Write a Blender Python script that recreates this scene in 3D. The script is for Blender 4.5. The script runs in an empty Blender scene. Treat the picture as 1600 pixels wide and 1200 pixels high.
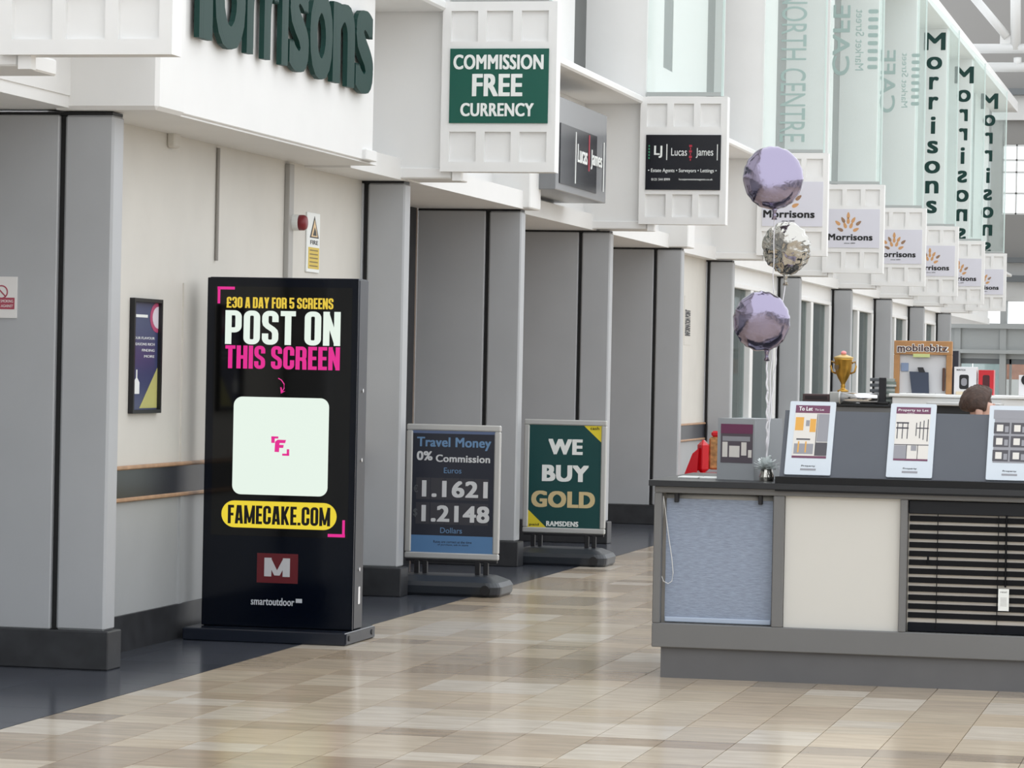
import bpy, bmesh, math, random
from mathutils import Vector, Matrix
random.seed(7)
SC = bpy.context.scene
COL = SC.collection
PI = math.pi
# ------------------------------------------------------------------ camera
FPX, CAMZ, ROLL = 5000.0, 1.6, 0.02
YAW, PITCH = math.radians(12.7316), math.radians(-0.2933)
FWD = Vector((-math.sin(YAW)*math.cos(PITCH), math.cos(YAW)*math.cos(PITCH), math.sin(PITCH)))
RGT = Vector((math.cos(YAW), math.sin(YAW), 0))
UPV = RGT.cross(FWD)
cr, sr = math.cos(ROLL), math.sin(ROLL)
cam = bpy.data.cameras.new('camera'); cam.sensor_width = 36; cam.lens = 36*FPX/1600
cam.clip_start = 0.1; cam.clip_end = 500
camo = bpy.data.objects.new('camera', cam); COL.objects.link(camo)
cx = RGT*cr + UPV*sr; cy = UPV*cr - RGT*sr
camo.matrix_world = Matrix((
    (cx.x, cy.x, -FWD.x, 0), (cx.y, cy.y, -FWD.y, 0), (cx.z, cy.z, -FWD.z, CAMZ), (0, 0, 0, 1)))
SC.camera = camo
# ------------------------------------------------------------------ world and exposure
EXPO = 0.92
wd = bpy.data.worlds.new('overcast_sky'); SC.world = wd; wd.use_nodes = True
bgn = wd.node_tree.nodes['Background']
bgn.inputs[0].default_value = (0.94, 0.97, 1.0, 1); bgn.inputs[1].default_value = 1.0
vs = SC.view_settings
vs.view_transform = 'Standard'; vs.look = 'None'; vs.exposure = EXPO; vs.gamma = 1; vs.use_curve_mapping = False
EM = 1.0/(2**EXPO)

# pixel rays met with real planes of the place (a calibrated survey of the photograph)
def ray(u, v):
    a, b = u-800, v-600
    x, y = a*cr + b*sr, -a*sr + b*cr
    return RGT*(x/FPX) - UPV*(y/FPX) + FWD
C0 = Vector((0, 0, CAMZ))
def PX(u, v, X): d = ray(u, v); return C0 + d*(X/d.x)
def PY(u, v, Y): d = ray(u, v); return C0 + d*(Y/d.y)
def PZ(u, v, Z): d = ray(u, v); return C0 + d*((Z-CAMZ)/d.z)
def project(p):
    d = p - C0; w = d.dot(FWD)
    x, y = FPX*d.dot(RGT)/w, -FPX*d.dot(UPV)/w
    return x*cr - y*sr + 800, x*sr + y*cr + 600

# ------------------------------------------------------------------ materials
MATS = {}
def lin(c):
    return tuple(((v/255)/12.92 if v/255 <= 0.04045 else ((v/255+0.055)/1.055)**2.4) for v in c) + (1,)
def mat(name, rgb, rough=0.5, metal=0.0, noise=0.0, nscale=8.0, bump=0.0, bscale=60.0, spec=0.5, stretch=None, emit=0.0, coat=0.0):
    if name in MATS: return MATS[name]
    m = bpy.data.materials.new(name); m.use_nodes = True; MATS[name] = m
    nt = m.node_tree; b = nt.nodes['Principled BSDF']
    c = lin(rgb); b.inputs['Base Color'].default_value = c
    b.inputs['Roughness'].default_value = rough; b.inputs['Metallic'].default_value = metal
    b.inputs['Specular IOR Level'].default_value = spec
    b.inputs['Coat Weight'].default_value = coat; b.inputs['Coat Roughness'].default_value = 0.03
    if emit > 0:
        b.inputs['Emission Color'].default_value = c; b.inputs['Emission Strength'].default_value = emit*EM
        b.inputs['Base Color'].default_value = (0.005, 0.005, 0.005, 1)
    if noise > 0 or bump > 0:
        tc = nt.nodes.new('ShaderNodeTexCoord'); mp = nt.nodes.new('ShaderNodeMapping')
        nt.links.new(tc.outputs['Object'], mp.inputs[0])
        if stretch: mp.inputs['Scale'].default_value = stretch
    if noise > 0:
        n = nt.nodes.new('ShaderNodeTexNoise'); n.inputs['Scale'].default_value = nscale; n.inputs['Detail'].default_value = 5
        nt.links.new(mp.outputs[0], n.inputs['Vector'])
        r = nt.nodes.new('ShaderNodeValToRGB')
        r.color_ramp.elements[0].position = 0.3; r.color_ramp.elements[1].position = 0.7
        r.color_ramp.elements[0].color = tuple(x*(1-noise) for x in c[:3]) + (1,)
        r.color_ramp.elements[1].color = tuple(min(1, x*(1+noise)) for x in c[:3]) + (1,)
        nt.links.new(n.outputs[0], r.inputs[0]); nt.links.new(r.outputs[0], b.inputs['Base Color'])
    if bump > 0:
        n2 = nt.nodes.new('ShaderNodeTexNoise'); n2.inputs['Scale'].default_value = bscale; n2.inputs['Detail'].default_value = 4
        nt.links.new(mp.outputs[0], n2.inputs['Vector'])
        bp = nt.nodes.new('ShaderNodeBump'); bp.inputs['Strength'].default_value = bump; bp.inputs['Distance'].default_value = 0.01
        nt.links.new(n2.outputs[0], bp.inputs['Height']); nt.links.new(bp.outputs[0], b.inputs['Normal'])
    return m
def tile_mat(name, attr):
    m = bpy.data.materials.new(name); m.use_nodes = True; nt = m.node_tree; b = nt.nodes['Principled BSDF']
    if attr:
        src = nt.nodes.new('ShaderNodeVertexColor'); src.layer_name = 'tint'; out = src.outputs['Color']
    else:
        src = nt.nodes.new('ShaderNodeObjectInfo'); out = src.outputs['Color']
    g = nt.nodes.new('ShaderNodeNewGeometry')
    mp = nt.nodes.new('ShaderNodeMapping'); mp.inputs['Scale'].default_value = (2.2, 9, 9)
    nt.links.new(g.outputs['Position'], mp.inputs[0])
    n = nt.nodes.new('ShaderNodeTexNoise'); n.inputs['Scale'].default_value = 1.6; n.inputs['Detail'].default_value = 6
    nt.links.new(mp.outputs[0], n.inputs['Vector'])
    mr = nt.nodes.new('ShaderNodeMapRange'); mr.inputs[1].default_value = 0.3; mr.inputs[2].default_value = 0.7
    mr.inputs[3].default_value = 0.86; mr.inputs[4].default_value = 1.12
    nt.links.new(n.outputs[0], mr.inputs[0])
    mx = nt.nodes.new('ShaderNodeMix'); mx.data_type = 'RGBA'; mx.blend_type = 'MULTIPLY'; mx.inputs[0].default_value = 1
    nt.links.new(out, mx.inputs[6]); nt.links.new(mr.outputs[0], mx.inputs[7]); nt.links.new(mx.outputs[2], b.inputs['Base Color'])
    b.inputs['Roughness'].default_value = 0.17; b.inputs['Specular IOR Level'].default_value = 0.6
    return m
def glass_mat(name, tint, milky, gloss=0.08, mcol=(0.8, 0.9, 0.88)):
    m = bpy.data.materials.new(name); m.use_nodes = True; nt = m.node_tree; nt.nodes.clear(); MATS[name] = m
    o = nt.nodes.new('ShaderNodeOutputMaterial'); t = nt.nodes.new('ShaderNodeBsdfTransparent'); t.inputs[0].default_value = tint + (1,)
    d = nt.nodes.new('ShaderNodeBsdfDiffuse'); d.inputs[0].default_value = mcol + (1,)
    g = nt.nodes.new('ShaderNodeBsdfGlossy'); g.inputs['Roughness'].default_value = 0.03
    m1 = nt.nodes.new('ShaderNodeMixShader'); m1.inputs[0].default_value = milky
    m2 = nt.nodes.new('ShaderNodeMixShader'); m2.inputs[0].default_value = gloss
    nt.links.new(t.outputs[0], m1.inputs[1]); nt.links.new(d.outputs[0], m1.inputs[2])
    nt.links.new(m1.outputs[0], m2.inputs[1]); nt.links.new(g.outputs[0], m2.inputs[2]); nt.links.new(m2.outputs[0], o.inputs[0])
    return m
M_WHITE = mat('white_paint', (230, 230, 229), 0.55, noise=0.015, nscale=3)
M_SIGNW = mat('sign_white', (232, 232, 231), 0.45, noise=0.02, nscale=4)
M_CREAM = mat('cream_wall', (209, 206, 199), 0.6, noise=0.04, nscale=2.2)
M_GREY = mat('grey_cladding', (172, 174, 177), 0.42, noise=0.035, nscale=2.0)
M_GREYW = mat('grey_wall', (170, 172, 173), 0.5, noise=0.03, nscale=2.5)
M_BLACK = mat('black_joint', (14, 14, 16), 0.5)
M_PLINTH = mat('dark_plinth', (46, 47, 50), 0.45, noise=0.25, nscale=9)
M_DKWIN = mat('dark_window', (92, 98, 97), 0.12)
M_WOOD = mat('rail_wood', (178, 142, 112), 0.5, noise=0.15, nscale=12)
M_RAILB = mat('rail_slate', (50, 52, 59), 0.35, noise=0.1, nscale=3)
M_KIOSK = mat('kiosk_grey', (112, 112, 112), 0.45, noise=0.03, nscale=3)
M_KTOP = mat('kiosk_top', (30, 32, 36), 0.35)
M_LETTER = mat('letter_green', (20, 56, 51), 0.55, spec=.25)
M_TOTEM = mat('totem_black', (4, 9, 21), 0.1, spec=.3)
M_STEEL = mat('dark_steel', (52, 54, 61), 0.4, metal=0.5)
M_ALU = mat('aluminium', (196, 196, 194), 0.38, metal=0.35)
M_CHROME = mat('chrome', (210, 210, 212), 0.15, metal=1.0)
M_RUBBER = mat('base_plastic', (42, 46, 52), 0.35)
M_PRINTW = mat('print_white', (235, 238, 236), 0.5)
M_PRINTK = mat('print_black', (20, 20, 24), 0.5)
G_FIN = glass_mat('green_glass', (0.945, 0.985, 0.975), 0.13, 0.06, (0.87, 0.93, 0.92))
G_WIN = glass_mat('window_glass', (0.55, 0.62, 0.61), 0.12, 0.14, (0.5, 0.55, 0.55))
T_OBJ = tile_mat('stone_tile', False); T_ATT = tile_mat('stone_tile_far', True)

# ------------------------------------------------------------------ mesh helpers
class MB:
    def __init__(s): s.v = []; s.f = []
    def box(s, x0, x1, y0, y1, z0, z1):
        n = len(s.v)
        s.v += [(x0,y0,z0),(x1,y0,z0),(x1,y1,z0),(x0,y1,z0),(x0,y0,z1),(x1,y0,z1),(x1,y1,z1),(x0,y1,z1)]
        s.f += [tuple(n+i for i in q) for q in ((0,3,2,1),(4,5,6,7),(0,1,5,4),(1,2,6,5),(2,3,7,6),(3,0,4,7))]
        return s
    def bbox(s, x0, x1, y0, y1, z0, z1, b=0.004):
        """box with all edges chamfered"""
        n = len(s.v); b = min(b, (x1-x0)*.45, (y1-y0)*.45, (z1-z0)*.45)
        bm = bmesh.new(); vs_ = [bm.verts.new(p) for p in ((x0,y0,z0),(x1,y0,z0),(x1,y1,z0),(x0,y1,z0),(x0,y0,z1),(x1,y0,z1),(x1,y1,z1),(x0,y1,z1))]
        for q in ((0,3,2,1),(4,5,6,7),(0,1,5,4),(1,2,6,5),(2,3,7,6),(3,0,4,7)): bm.faces.new([vs_[i] for i in q])
        bmesh.ops.bevel(bm, geom=bm.edges[:], offset=b, segments=1, affect='EDGES')
        bm.verts.index_update()
        s.v += [tuple(v.co) for v in bm.verts]; s.f += [tuple(n+v.index for v in f.verts) for f in bm.faces]; bm.free()
        return s
    def quad(s, a, b, c, d):
        n = len(s.v); s.v += [tuple(a), tuple(b), tuple(c), tuple(d)]; s.f.append((n, n+1, n+2, n+3)); return s
    def prism(s, pts, off):
        """closed polygon pts (3d) extruded by vector off"""
        n = len(s.v); k = len(pts); off = Vector(off)
        s.v += [tuple(Vector(p)) for p in pts] + [tuple(Vector(p)+off) for p in pts]
        s.f.append(tuple(n+i for i in range(k))[::-1]); s.f.append(tuple(n+k+i for i in range(k)))
        for i in range(k): s.f.append((n+i, n+(i+1) % k, n+k+(i+1) % k, n+k+i))
        return s
    def tube(s, path, r, seg=10, caps=True):
        path = [Vector(p) for p in path]; n0 = len(s.v)
        for i, p in enumerate(path):
            t = (path[min(i+1, len(path)-1)] - path[max(i-1, 0)]).normalized()
            a = t.cross(Vector((0, 0, 1)));
            if a.length < 1e-3: a = t.cross(Vector((0, 1, 0)))
            a.normalize(); b = t.cross(a)
            rr = r[i] if isinstance(r, (list, tuple)) else r
            for k in range(seg):
                th = 2*PI*k/seg; s.v.append(tuple(p + a*(rr*math.cos(th)) + b*(rr*math.sin(th))))
        for i in range(len(path)-1):
            for k in range(seg):
                a0 = n0+i*seg+k; a1 = n0+i*seg+(k+1) % seg
                s.f.append((a0, a1, a1+seg, a0+seg))
        if caps:
            s.f.append(tuple(n0+k for k in range(seg))[::-1]); e = n0+(len(path)-1)*seg
            s.f.append(tuple(e+k for k in range(seg)))
        return s
    def lathe(s, prof, seg=24, c=(0, 0, 0)):
        n0 = len(s.v); cxx, cyy, czz = c
        for r, z in prof:
            for k in range(seg):
                th = 2*PI*k/seg; s.v.append((cxx+r*math.cos(th), cyy+r*math.sin(th), czz+z))
        for i in range(len(prof)-1):
            for k in range(seg):
                a0 = n0+i*seg+k; a1 = n0+i*seg+(k+1) % seg; s.f.append((a0, a1, a1+seg, a0+seg))
        s.f.append(tuple(n0+k for k in range(seg))[::-1]); e = n0+(len(prof)-1)*seg; s.f.append(tuple(e+k for k in range(seg)))
        return s
    def ball(s, c, rx, ry, rz, su=16, sv=10):
        n0 = len(s.v)
        for i in range(sv+1):
            ph = PI*i/sv - PI/2
            for k in range(su):
                th = 2*PI*k/su; s.v.append((c[0]+rx*math.cos(ph)*math.cos(th), c[1]+ry*math.cos(ph)*math.sin(th), c[2]+rz*math.sin(ph)))
        for i in range(sv):
            for k in range(su):
                a0 = n0+i*su+k; a1 = n0+i*su+(k+1) % su; s.f.append((a0, a1, a1+su, a0+su))
        return s
    def mesh(s, name):
        me = bpy.data.meshes.new(name); me.from_pydata([tuple(v) for v in s.v], [], s.f); me.validate(); me.update()
        bm = bmesh.new(); bm.from_mesh(me); bmesh.ops.recalc_face_normals(bm, faces=bm.faces); bm.to_mesh(me); bm.free()
        return me
    def build(s, name, m, parent=None, smooth=False, loc=None):
        me = s.mesh(name); return link(name, me, m, parent, smooth, loc)
def link(name, me, m, parent=None, smooth=False, loc=None):
    if m is not None and not me.materials: me.materials.append(m)
    if smooth:
        for p in me.polygons: p.use_smooth = True
    o = bpy.data.objects.new(name, me); COL.objects.link(o)
    if parent is not None:
        o.parent = parent
        # every parent sits at a plain translation: keep world coordinates
        if loc is None: o.location = -wloc(parent)
        else: o.location = Vector(loc) - wloc(parent)
    elif loc is not None: o.location = loc
    return o
def wloc(o):
    l = Vector(o.location)
    while o.parent is not None: o = o.parent; l = l + Vector(o.location)
    return l
def thing(name, label, cat, loc=(0, 0, 0), group=None):
    o = bpy.data.objects.new(name, None); COL.objects.link(o); o.location = loc; o.empty_display_size = 0.1
    return tag(o, label, cat, group)
def tag(o, label, cat, group=None):
    o['label'] = label; o['category'] = cat
    if group: o['group'] = group
    return o
def struct(o, label=None):
    o['kind'] = 'structure'
    if label: o['label'] = label
    return o
def sempty(name, loc=(0, 0, 0)):
    o = bpy.data.objects.new(name, None); COL.objects.link(o); o.location = loc; return struct(o)
def arc_round(x0, x1, z0, z1, r, seg=6):
    pts = []
    for cx_, cz_, a0 in ((x1-r, z1-r, 0), (x0+r, z1-r, 90), (x0+r, z0+r, 180), (x1-r, z0+r, 270)):
        for i in range(seg+1):
            a = math.radians(a0 + 90*i/seg); pts.append((cx_+r*math.cos(a), cz_+r*math.sin(a)))
    return pts

# ------------------------------------------------------------------ lettering (built-in font, squeezed then emboldened)
TCACHE = {}
def text_mesh(body, aspect, bold, space=1.0):
    """flat ink of the built-in font, fattened by overlaying shifted copies, squeezed to the wanted aspect"""
    key = (body, round(aspect, 3), bold, space)
    if key in TCACHE: return TCACHE[key]
    cu = bpy.data.curves.new('lettering', 'FONT'); cu.body = body; cu.size = 1; cu.space_character = space + bold*1.6; cu.resolution_u = 4
    cu.extrude = 0.5
    ob = bpy.data.objects.new('lettering', cu)
    me = bpy.data.meshes.new_from_object(ob)
    co = [v.co.copy() for v in me.vertices]; fc = [tuple(p.vertices) for p in me.polygons]
    bpy.data.objects.remove(ob); bpy.data.meshes.remove(me)
    x0, x1 = min(c.x for c in co), max(c.x for c in co); y0, y1 = min(c.y for c in co), max(c.y for c in co)
    w, h = x1-x0, y1-y0
    k = aspect*h/w                      # squeeze of the ink
    sh = [(0, 0)]
    if bold > 0:
        bx, by = bold/max(k, .35)*.9, bold*.45
        n = max(1, int(math.ceil(bx/0.06)))
        sh = [(bx*i/n, dy) for i in range(-n, n+1) for dy in ((-by, by) if by > .008 else (0,))]
    V, F = [], []
    for i, (dx, dy) in enumerate(sh):
        n0 = len(V)
        V += [(c.x+dx+i*.0009, c.y+dy+i*.0007, c.z+0.5, i) for c in co]; F += [tuple(n0+q for q in f) for f in fc]
    x0, x1 = min(c[0] for c in V), max(c[0] for c in V); y0, y1 = min(c[1] for c in V), max(c[1] for c in V)
    V = [((c[0]-x0)/(x1-x0), (c[1]-y0)/(y1-y0), c[2], c[3]) for c in V]
    TCACHE[key] = (V, F); return TCACHE[key]
def text(body, m, parent, org, R, U, depth=0.003, bold=0.0, name='lettering', space=1.0, nrm=None):
    """ink box: lower-left corner org, full-width vector R, full-height vector U, standing proud by depth"""
    org, R, U = Vector(org), Vector(R), Vector(U)
    co, fc = text_mesh(body, R.length/U.length, bold, space)
    N = nrm.normalized() if nrm is not None else R.cross(U).normalized()
    me = bpy.data.meshes.new(name)
    me.from_pydata([tuple(org + R*c[0] + U*c[1] + N*(depth*c[2] + (c[3]*0.00012 if c[2] > .5 else 0))) for c in co], [], fc); me.update()
    return link(name, me, m, parent)
# heavy condensed poster capitals, drawn as pen strokes
def _arc(cx_, cy_, r, a0, a1, n=6): return [(cx_+r*math.cos(math.radians(a0+(a1-a0)*i/n)), cy_+r*math.sin(math.radians(a0+(a1-a0)*i/n))) for i in range(n+1)]
PT, PW = 0.185, 0.48
def poster_glyph(ch):
    """(advance width, list of (polyline, pen width)) in a cell one unit high"""
    t, W = PT, PW; h = t/2; th = 0.15; hh = th/2; L_, R_, B_, T_ = h, W-h, hh, 1-hh; r = .12
    v = lambda x, y0=0., y1=1.: ([(x, y0), (x, y1)], t)
    hz = lambda x0, x1, y: ([(x0, y), (x1, y)], th)
    TR = _arc(R_-r, T_-r, r, 0, 90); TL = _arc(L_+r, T_-r, r, 90, 180); BL = _arc(L_+r, B_+r, r, 180, 270); BR = _arc(R_-r, B_+r, r, 270, 360)
    if ch in 'O0': return W, [(TR+TL+BL+BR+[TR[0]], 'loop')]
    if ch == 'C': return W, [([(R_, .60)]+TR+TL+BL+BR+[(R_, .40)], 0)]
    if ch == 'S': return W, [([(R_, .67)]+TR+TL+[(L_, .68), (L_+.015, .61), (L_+.07, .55), (R_-.07, .45), (R_-.015, .39), (R_, .32)]+[(x, y) for x, y in BR[::-1]]+BL[::-1]+[(L_, .33)], 0)]
    if ch == '3': return W, [([(L_, .68)]+TL[::-1]+TR[::-1]+[(R_, .62)]+_arc(R_-.08, .60, .08, 0, -90, 4)+[(W*.42, .52)], 0), ([(W*.42, .52)]+_arc(R_-.08, .44, .08, 90, 0, 4)+BR[::-1]+BL[::-1]+[(L_, .32)], 0)]
    if ch == '5': return W, [hz(0.02, W-.02, T_), v(L_, .45, 1), ([(L_, .50), (L_+.06, .56)]+_arc(R_-r, .57-r, r, 90, 0)+BR[::-1]+BL[::-1]+[(L_, .30)], 0)]
    if ch == '£': return W, [([(R_, .66)]+TR+TL+[(L_+.02, .6), (L_+.02, .2), (L_-.02, hh)], 0), hz(0, W, hh), hz(0, W*.8, .46)]
    if ch == 'P': return W, [v(L_), ([(L_, T_)]+TR[::-1]+_arc(R_-r, .42+r, r, 0, -90)+[(L_, .42)], 0)]
    if ch == 'R': return W+.01, [v(L_), ([(L_, T_)]+TR[::-1]+_arc(R_-r, .46+r, r, 0, -90)+[(L_, .46)], 0), ([(R_-.09, .47), (R_-.01, .40), (R_, .33), (R_+.005, 0)], t)]
    if ch == 'D': return W, [v(L_), ([(L_, T_)]+TR[::-1]+BR[::-1]+[(L_, B_)], 0)]
    if ch == 'T': return W*.92, [hz(0, W*.92, T_), v(W*.46)]
    if ch == 'I': return t, [v(h)]
    if ch == 'H': return W, [v(L_), v(R_), hz(L_, R_, .5)]
    if ch == 'E': return W*.8, [v(L_), hz(h, W*.8, T_), hz(h, W*.75, .5), hz(h, W*.8, B_)]
    if ch == 'F': return W*.78, [v(L_), hz(h, W*.78, T_), hz(h, W*.72, .5)]
    if ch == 'N': return W+.02, [v(L_), v(R_+.02), ([(L_, .98), (R_+.02, .02)], .15)]
    if ch == 'M': return W*1.38, [v(L_), v(W*1.38-h), ([(L_+.01, .98), (W*.69, .06)], .14), ([(W*1.38-h-.01, .98), (W*.69, .06)], .14)]
    if ch == 'A': return W*1.06, [([(h, 0), (W*.53-.05, 1)], t), ([(W*1.06-h, 0), (W*.53+.05, 1)], t), hz(.14, W*.9, .24)]
    if ch == 'K': return W*1.04, [v(L_), ([(L_+.05, .40), (W*1.04-h, 1)], t), ([(L_+.10, .55), (W*1.04-h, 0)], t)]
    if ch == 'Y': return W*1.04, [v(W*.52, 0, .45), ([(h, 1), (W*.52, .38)], t), ([(W*1.04-h, 1), (W*.52, .38)], t)]
    if ch == '.': return t, [v(h, 0, .15)]
    return W*.42, []
def poster_text(body, m, parent, u0, u1, v0, v1, Y, depth=.001, name='lettering'):
    V, F = [], []; x = 0.0; lay = 0
    for ch in body:
        w, strokes = poster_glyph(ch)
        for line, pen in strokes:
            loop = pen == 'loop'; k = len(line); n0 = len(V); lay = (lay+1) % 4
            if loop: line = line[:-1]; k -= 1
            for i, p in enumerate(line):
                a = line[(i-1) % k] if (loop or i > 0) else p; b = line[(i+1) % k] if (loop or i < k-1) else p
                d1 = Vector((p[0]-a[0], p[1]-a[1])); d2 = Vector((b[0]-p[0], b[1]-p[1]))
                d1 = d1.normalized() if d1.length > 1e-6 else d2.normalized(); d2 = d2.normalized() if d2.length > 1e-6 else d1
                d = (d1+d2).normalized(); nx, ny = -d.y, d.x; f = 1/max(.6, d.dot(d1))
                pen_ = pen if isinstance(pen, float) and pen > 0 else PT
                # curved bowls: thin on horizontals like the print
                q = pen_ if (isinstance(pen, float) and pen > 0) else PT*abs(nx)**2 + .15*abs(ny)**2
                if isinstance(pen, float) and pen > 0 and k == 2 and abs(d.x) > .05 and abs(d.y) > .05:
                    # slanted strokes end flat on the cap and base lines
                    V += [(x+p[0]-q/2, p[1], lay), (x+p[0]+q/2, p[1], lay)]; continue
                V += [(x+p[0]+nx*q/2*f, p[1]+ny*q/2*f, lay), (x+p[0]-nx*q/2*f, p[1]-ny*q/2*f, lay)]
            for i in range(k if loop else k-1):
                j = (i+1) % k; F.append((n0+2*i, n0+2*i+1, n0+2*j+1, n0+2*j))
        x += w + (.06 if strokes else 0)
    xm0, xm1 = min(c[0] for c in V), max(c[0] for c in V)
    vm, um = (v0+v1)/2, (u0+u1)/2
    X0, X1 = PY(u0, vm, Y).x, PY(u1, vm, Y).x; Zt, Zb = PY(um, v0, Y).z, PY(um, v1, Y).z
    me = bpy.data.meshes.new(name)
    pts = [(X0+(c[0]-xm0)/(xm1-xm0)*(X1-X0), Y-depth-c[2]*.00012, Zb+min(1.0, max(0.0, c[1]))*(Zt-Zb)) for c in V]
    n = len(pts); back = [(p[0], Y, p[2]) for p in pts]; FF = []
    for f in F:
        FF.append(f); FF += [(f[i], f[(i+1) % 4], n+f[(i+1) % 4], n+f[i]) for i in range(4)]
    me.from_pydata(pts+back, [], FF); me.update()
    return link(name, me, m, parent)
def textY(body, m, parent, u0, u1, v0, v1, Y, um=None, **k):
    """text on a plane that faces the viewer (-Y): pixel ink box u0..u1, v0 (top)..v1 (bottom) surveyed on plane Y"""
    vm, um_ = (v0+v1)/2, (u0+u1)/2
    a, b = PY(u0, vm, Y), PY(u1, vm, Y); t, q = PY(um_, v0, Y), PY(um_, v1, Y)
    return text(body, m, parent, (a.x, Y, q.z), (b.x-a.x, 0, 0), (0, 0, t.z-q.z), **k)
def copy_part(o, parent):
    c = o.copy(); COL.objects.link(c); c.parent = parent; return c

exec_order = []
# ================================================================== FLOOR
XB = -5.15                       # edge of the dark border
floor = sempty('floor')
o = MB().box(-8, 12.3, -30.3, 95, -0.2, -0.012).build('floor_slab', mat('grout', (120, 108, 94), 0.6), floor)
TW = 0.3082
rows = [12.0-0.28]
seq = [0.28, 0.57, 0.28, 0.55, 0.28, 0.54, 0.28, 0.28, 0.54, 0.55, 0.28, 0.55]
y = -2.0; rowl = []
rr = random.Random(3)
yy = 11.72; known = [0.28, 0.57, 0.28, 0.55, 0.28, 0.54, 0.28, 0.28, 0.54, 0.55, 0.28]
rowl = []
for d in known: rowl.append((yy, yy+d)); yy += d
while yy < 80:
    d = 0.56 if rr.random() < 0.6 else 0.28
    rowl.append((yy, yy+d)); yy += d
yy = 11.72
while yy > -29.5:
    d = 0.56 if rr.random() < 0.6 else 0.28
    rowl.append((yy-d, yy)); yy -= d
LIGHT = [(207, 193, 172), (202, 187, 165), (212, 201, 185), (204, 187, 163)]
MID = [(190, 174, 153), (184, 168, 147), (192, 175, 153)]
DARK = [(174, 157, 136), (169, 155, 138), (177, 159, 137)]
cand = []
for (y0, y1) in rowl:
    tone = rr.random()
    for k in range(0, 60):
        x0 = XB + k*TW; x1 = x0+TW
        if x1 > 12.0: break
        t = 0.55*tone + 0.45*rr.random()
        c = rr.choice(LIGHT) if t > 0.58 else (rr.choice(MID) if t > 0.36 else rr.choice(DARK))
        j = rr.uniform(-5, 5); c = tuple(v+j for v in c)
        area = 0
        if y0 > 11.5:
            q = [project(Vector(p)) for p in ((x0, y0, 0), (x1, y0, 0), (x1, y1, 0), (x0, y1, 0))]
            cu_ = sum(p[0] for p in q)/4; cv_ = sum(p[1] for p in q)/4
            if -60 < cu_ < 1660 and cv_ < 1240 and not (x0 > -2.9 and y0 > 16.46):
                area = abs(sum(q[i][0]*q[(i+1) % 4][1] - q[(i+1) % 4][0]*q[i][1] for i in range(4)))/2
        cand.append((area, x0, x1, y0, y1, lin(c)))
cand.sort(key=lambda a: -a[0])
tmesh = {}
G = 0.0018
def tile_mesh(w, d, nm):
    k = (round(w, 3), round(d, 2), nm)
    if k not in tmesh:
        me = MB().box(G, w-G, G, d-G, -0.014, 0).mesh(nm); me.materials.append(T_OBJ); tmesh[k] = me
    return tmesh[k]
for a, x0, x1, y0, y1, c in cand[:300]:
    o = link('floor_tile', tile_mesh(x1-x0, y1-y0, 'floor_tile'), None, floor, loc=(x0, y0, 0)); o.color = c
mb = MB(); cols = []
for a, x0, x1, y0, y1, c in cand[300:]:
    n = len(mb.v); mb.v += [(x0+G, y0+G, 0), (x1-G, y0+G, 0), (x1-G, y1-G, 0), (x0+G, y1-G, 0), (x0+G, y0+G, -.014), (x1-G, y0+G, -.014), (x1-G, y1-G, -.014), (x0+G, y1-G, -.014)]
    mb.f += [(n, n+1, n+2, n+3), (n+4, n+5, n+1, n), (n+5, n+6, n+2, n+1), (n+6, n+7, n+3, n+2), (n+7, n+4, n, n+3)]; cols += [c]*8
me = bpy.data.meshes.new('floor_tiles_remaining'); me.from_pydata(mb.v, [], mb.f); me.update()
ca = me.color_attributes.new('tint', 'FLOAT_COLOR', 'POINT')
for i, c in enumerate(cols): ca.data[i].color = c
o = link('floor_tiles_remaining', me, T_ATT, floor); o['kind'] = 'stuff'
# dark granite border, two slabs wide then on under the columns
BX = [XB-0.004, -5.77, -6.39, -7.0]
yy = 10.2; nb = 0
darkfar = MB()
while yy < 78:
    d = 0.6
    for i in range(3):
        x1, x0 = BX[i], BX[i+1]
        if yy < 45 and i < 2:
            o = link('border_tile', tile_mesh(x1-x0, d, 'border_tile'), None, floor, loc=(x0, yy, 0))
            j = rr.uniform(-4, 5); o.color = lin((70+j, 73+j, 81+j)); nb += 1
        else: darkfar.box(x0+G, x1-G, yy+G, yy+d-G, -0.014, 0)
    yy += d
o = darkfar.build('border_tiles_remaining', mat('border_stone', (70, 73, 81), 0.15), floor); o['kind'] = 'stuff'

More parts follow.
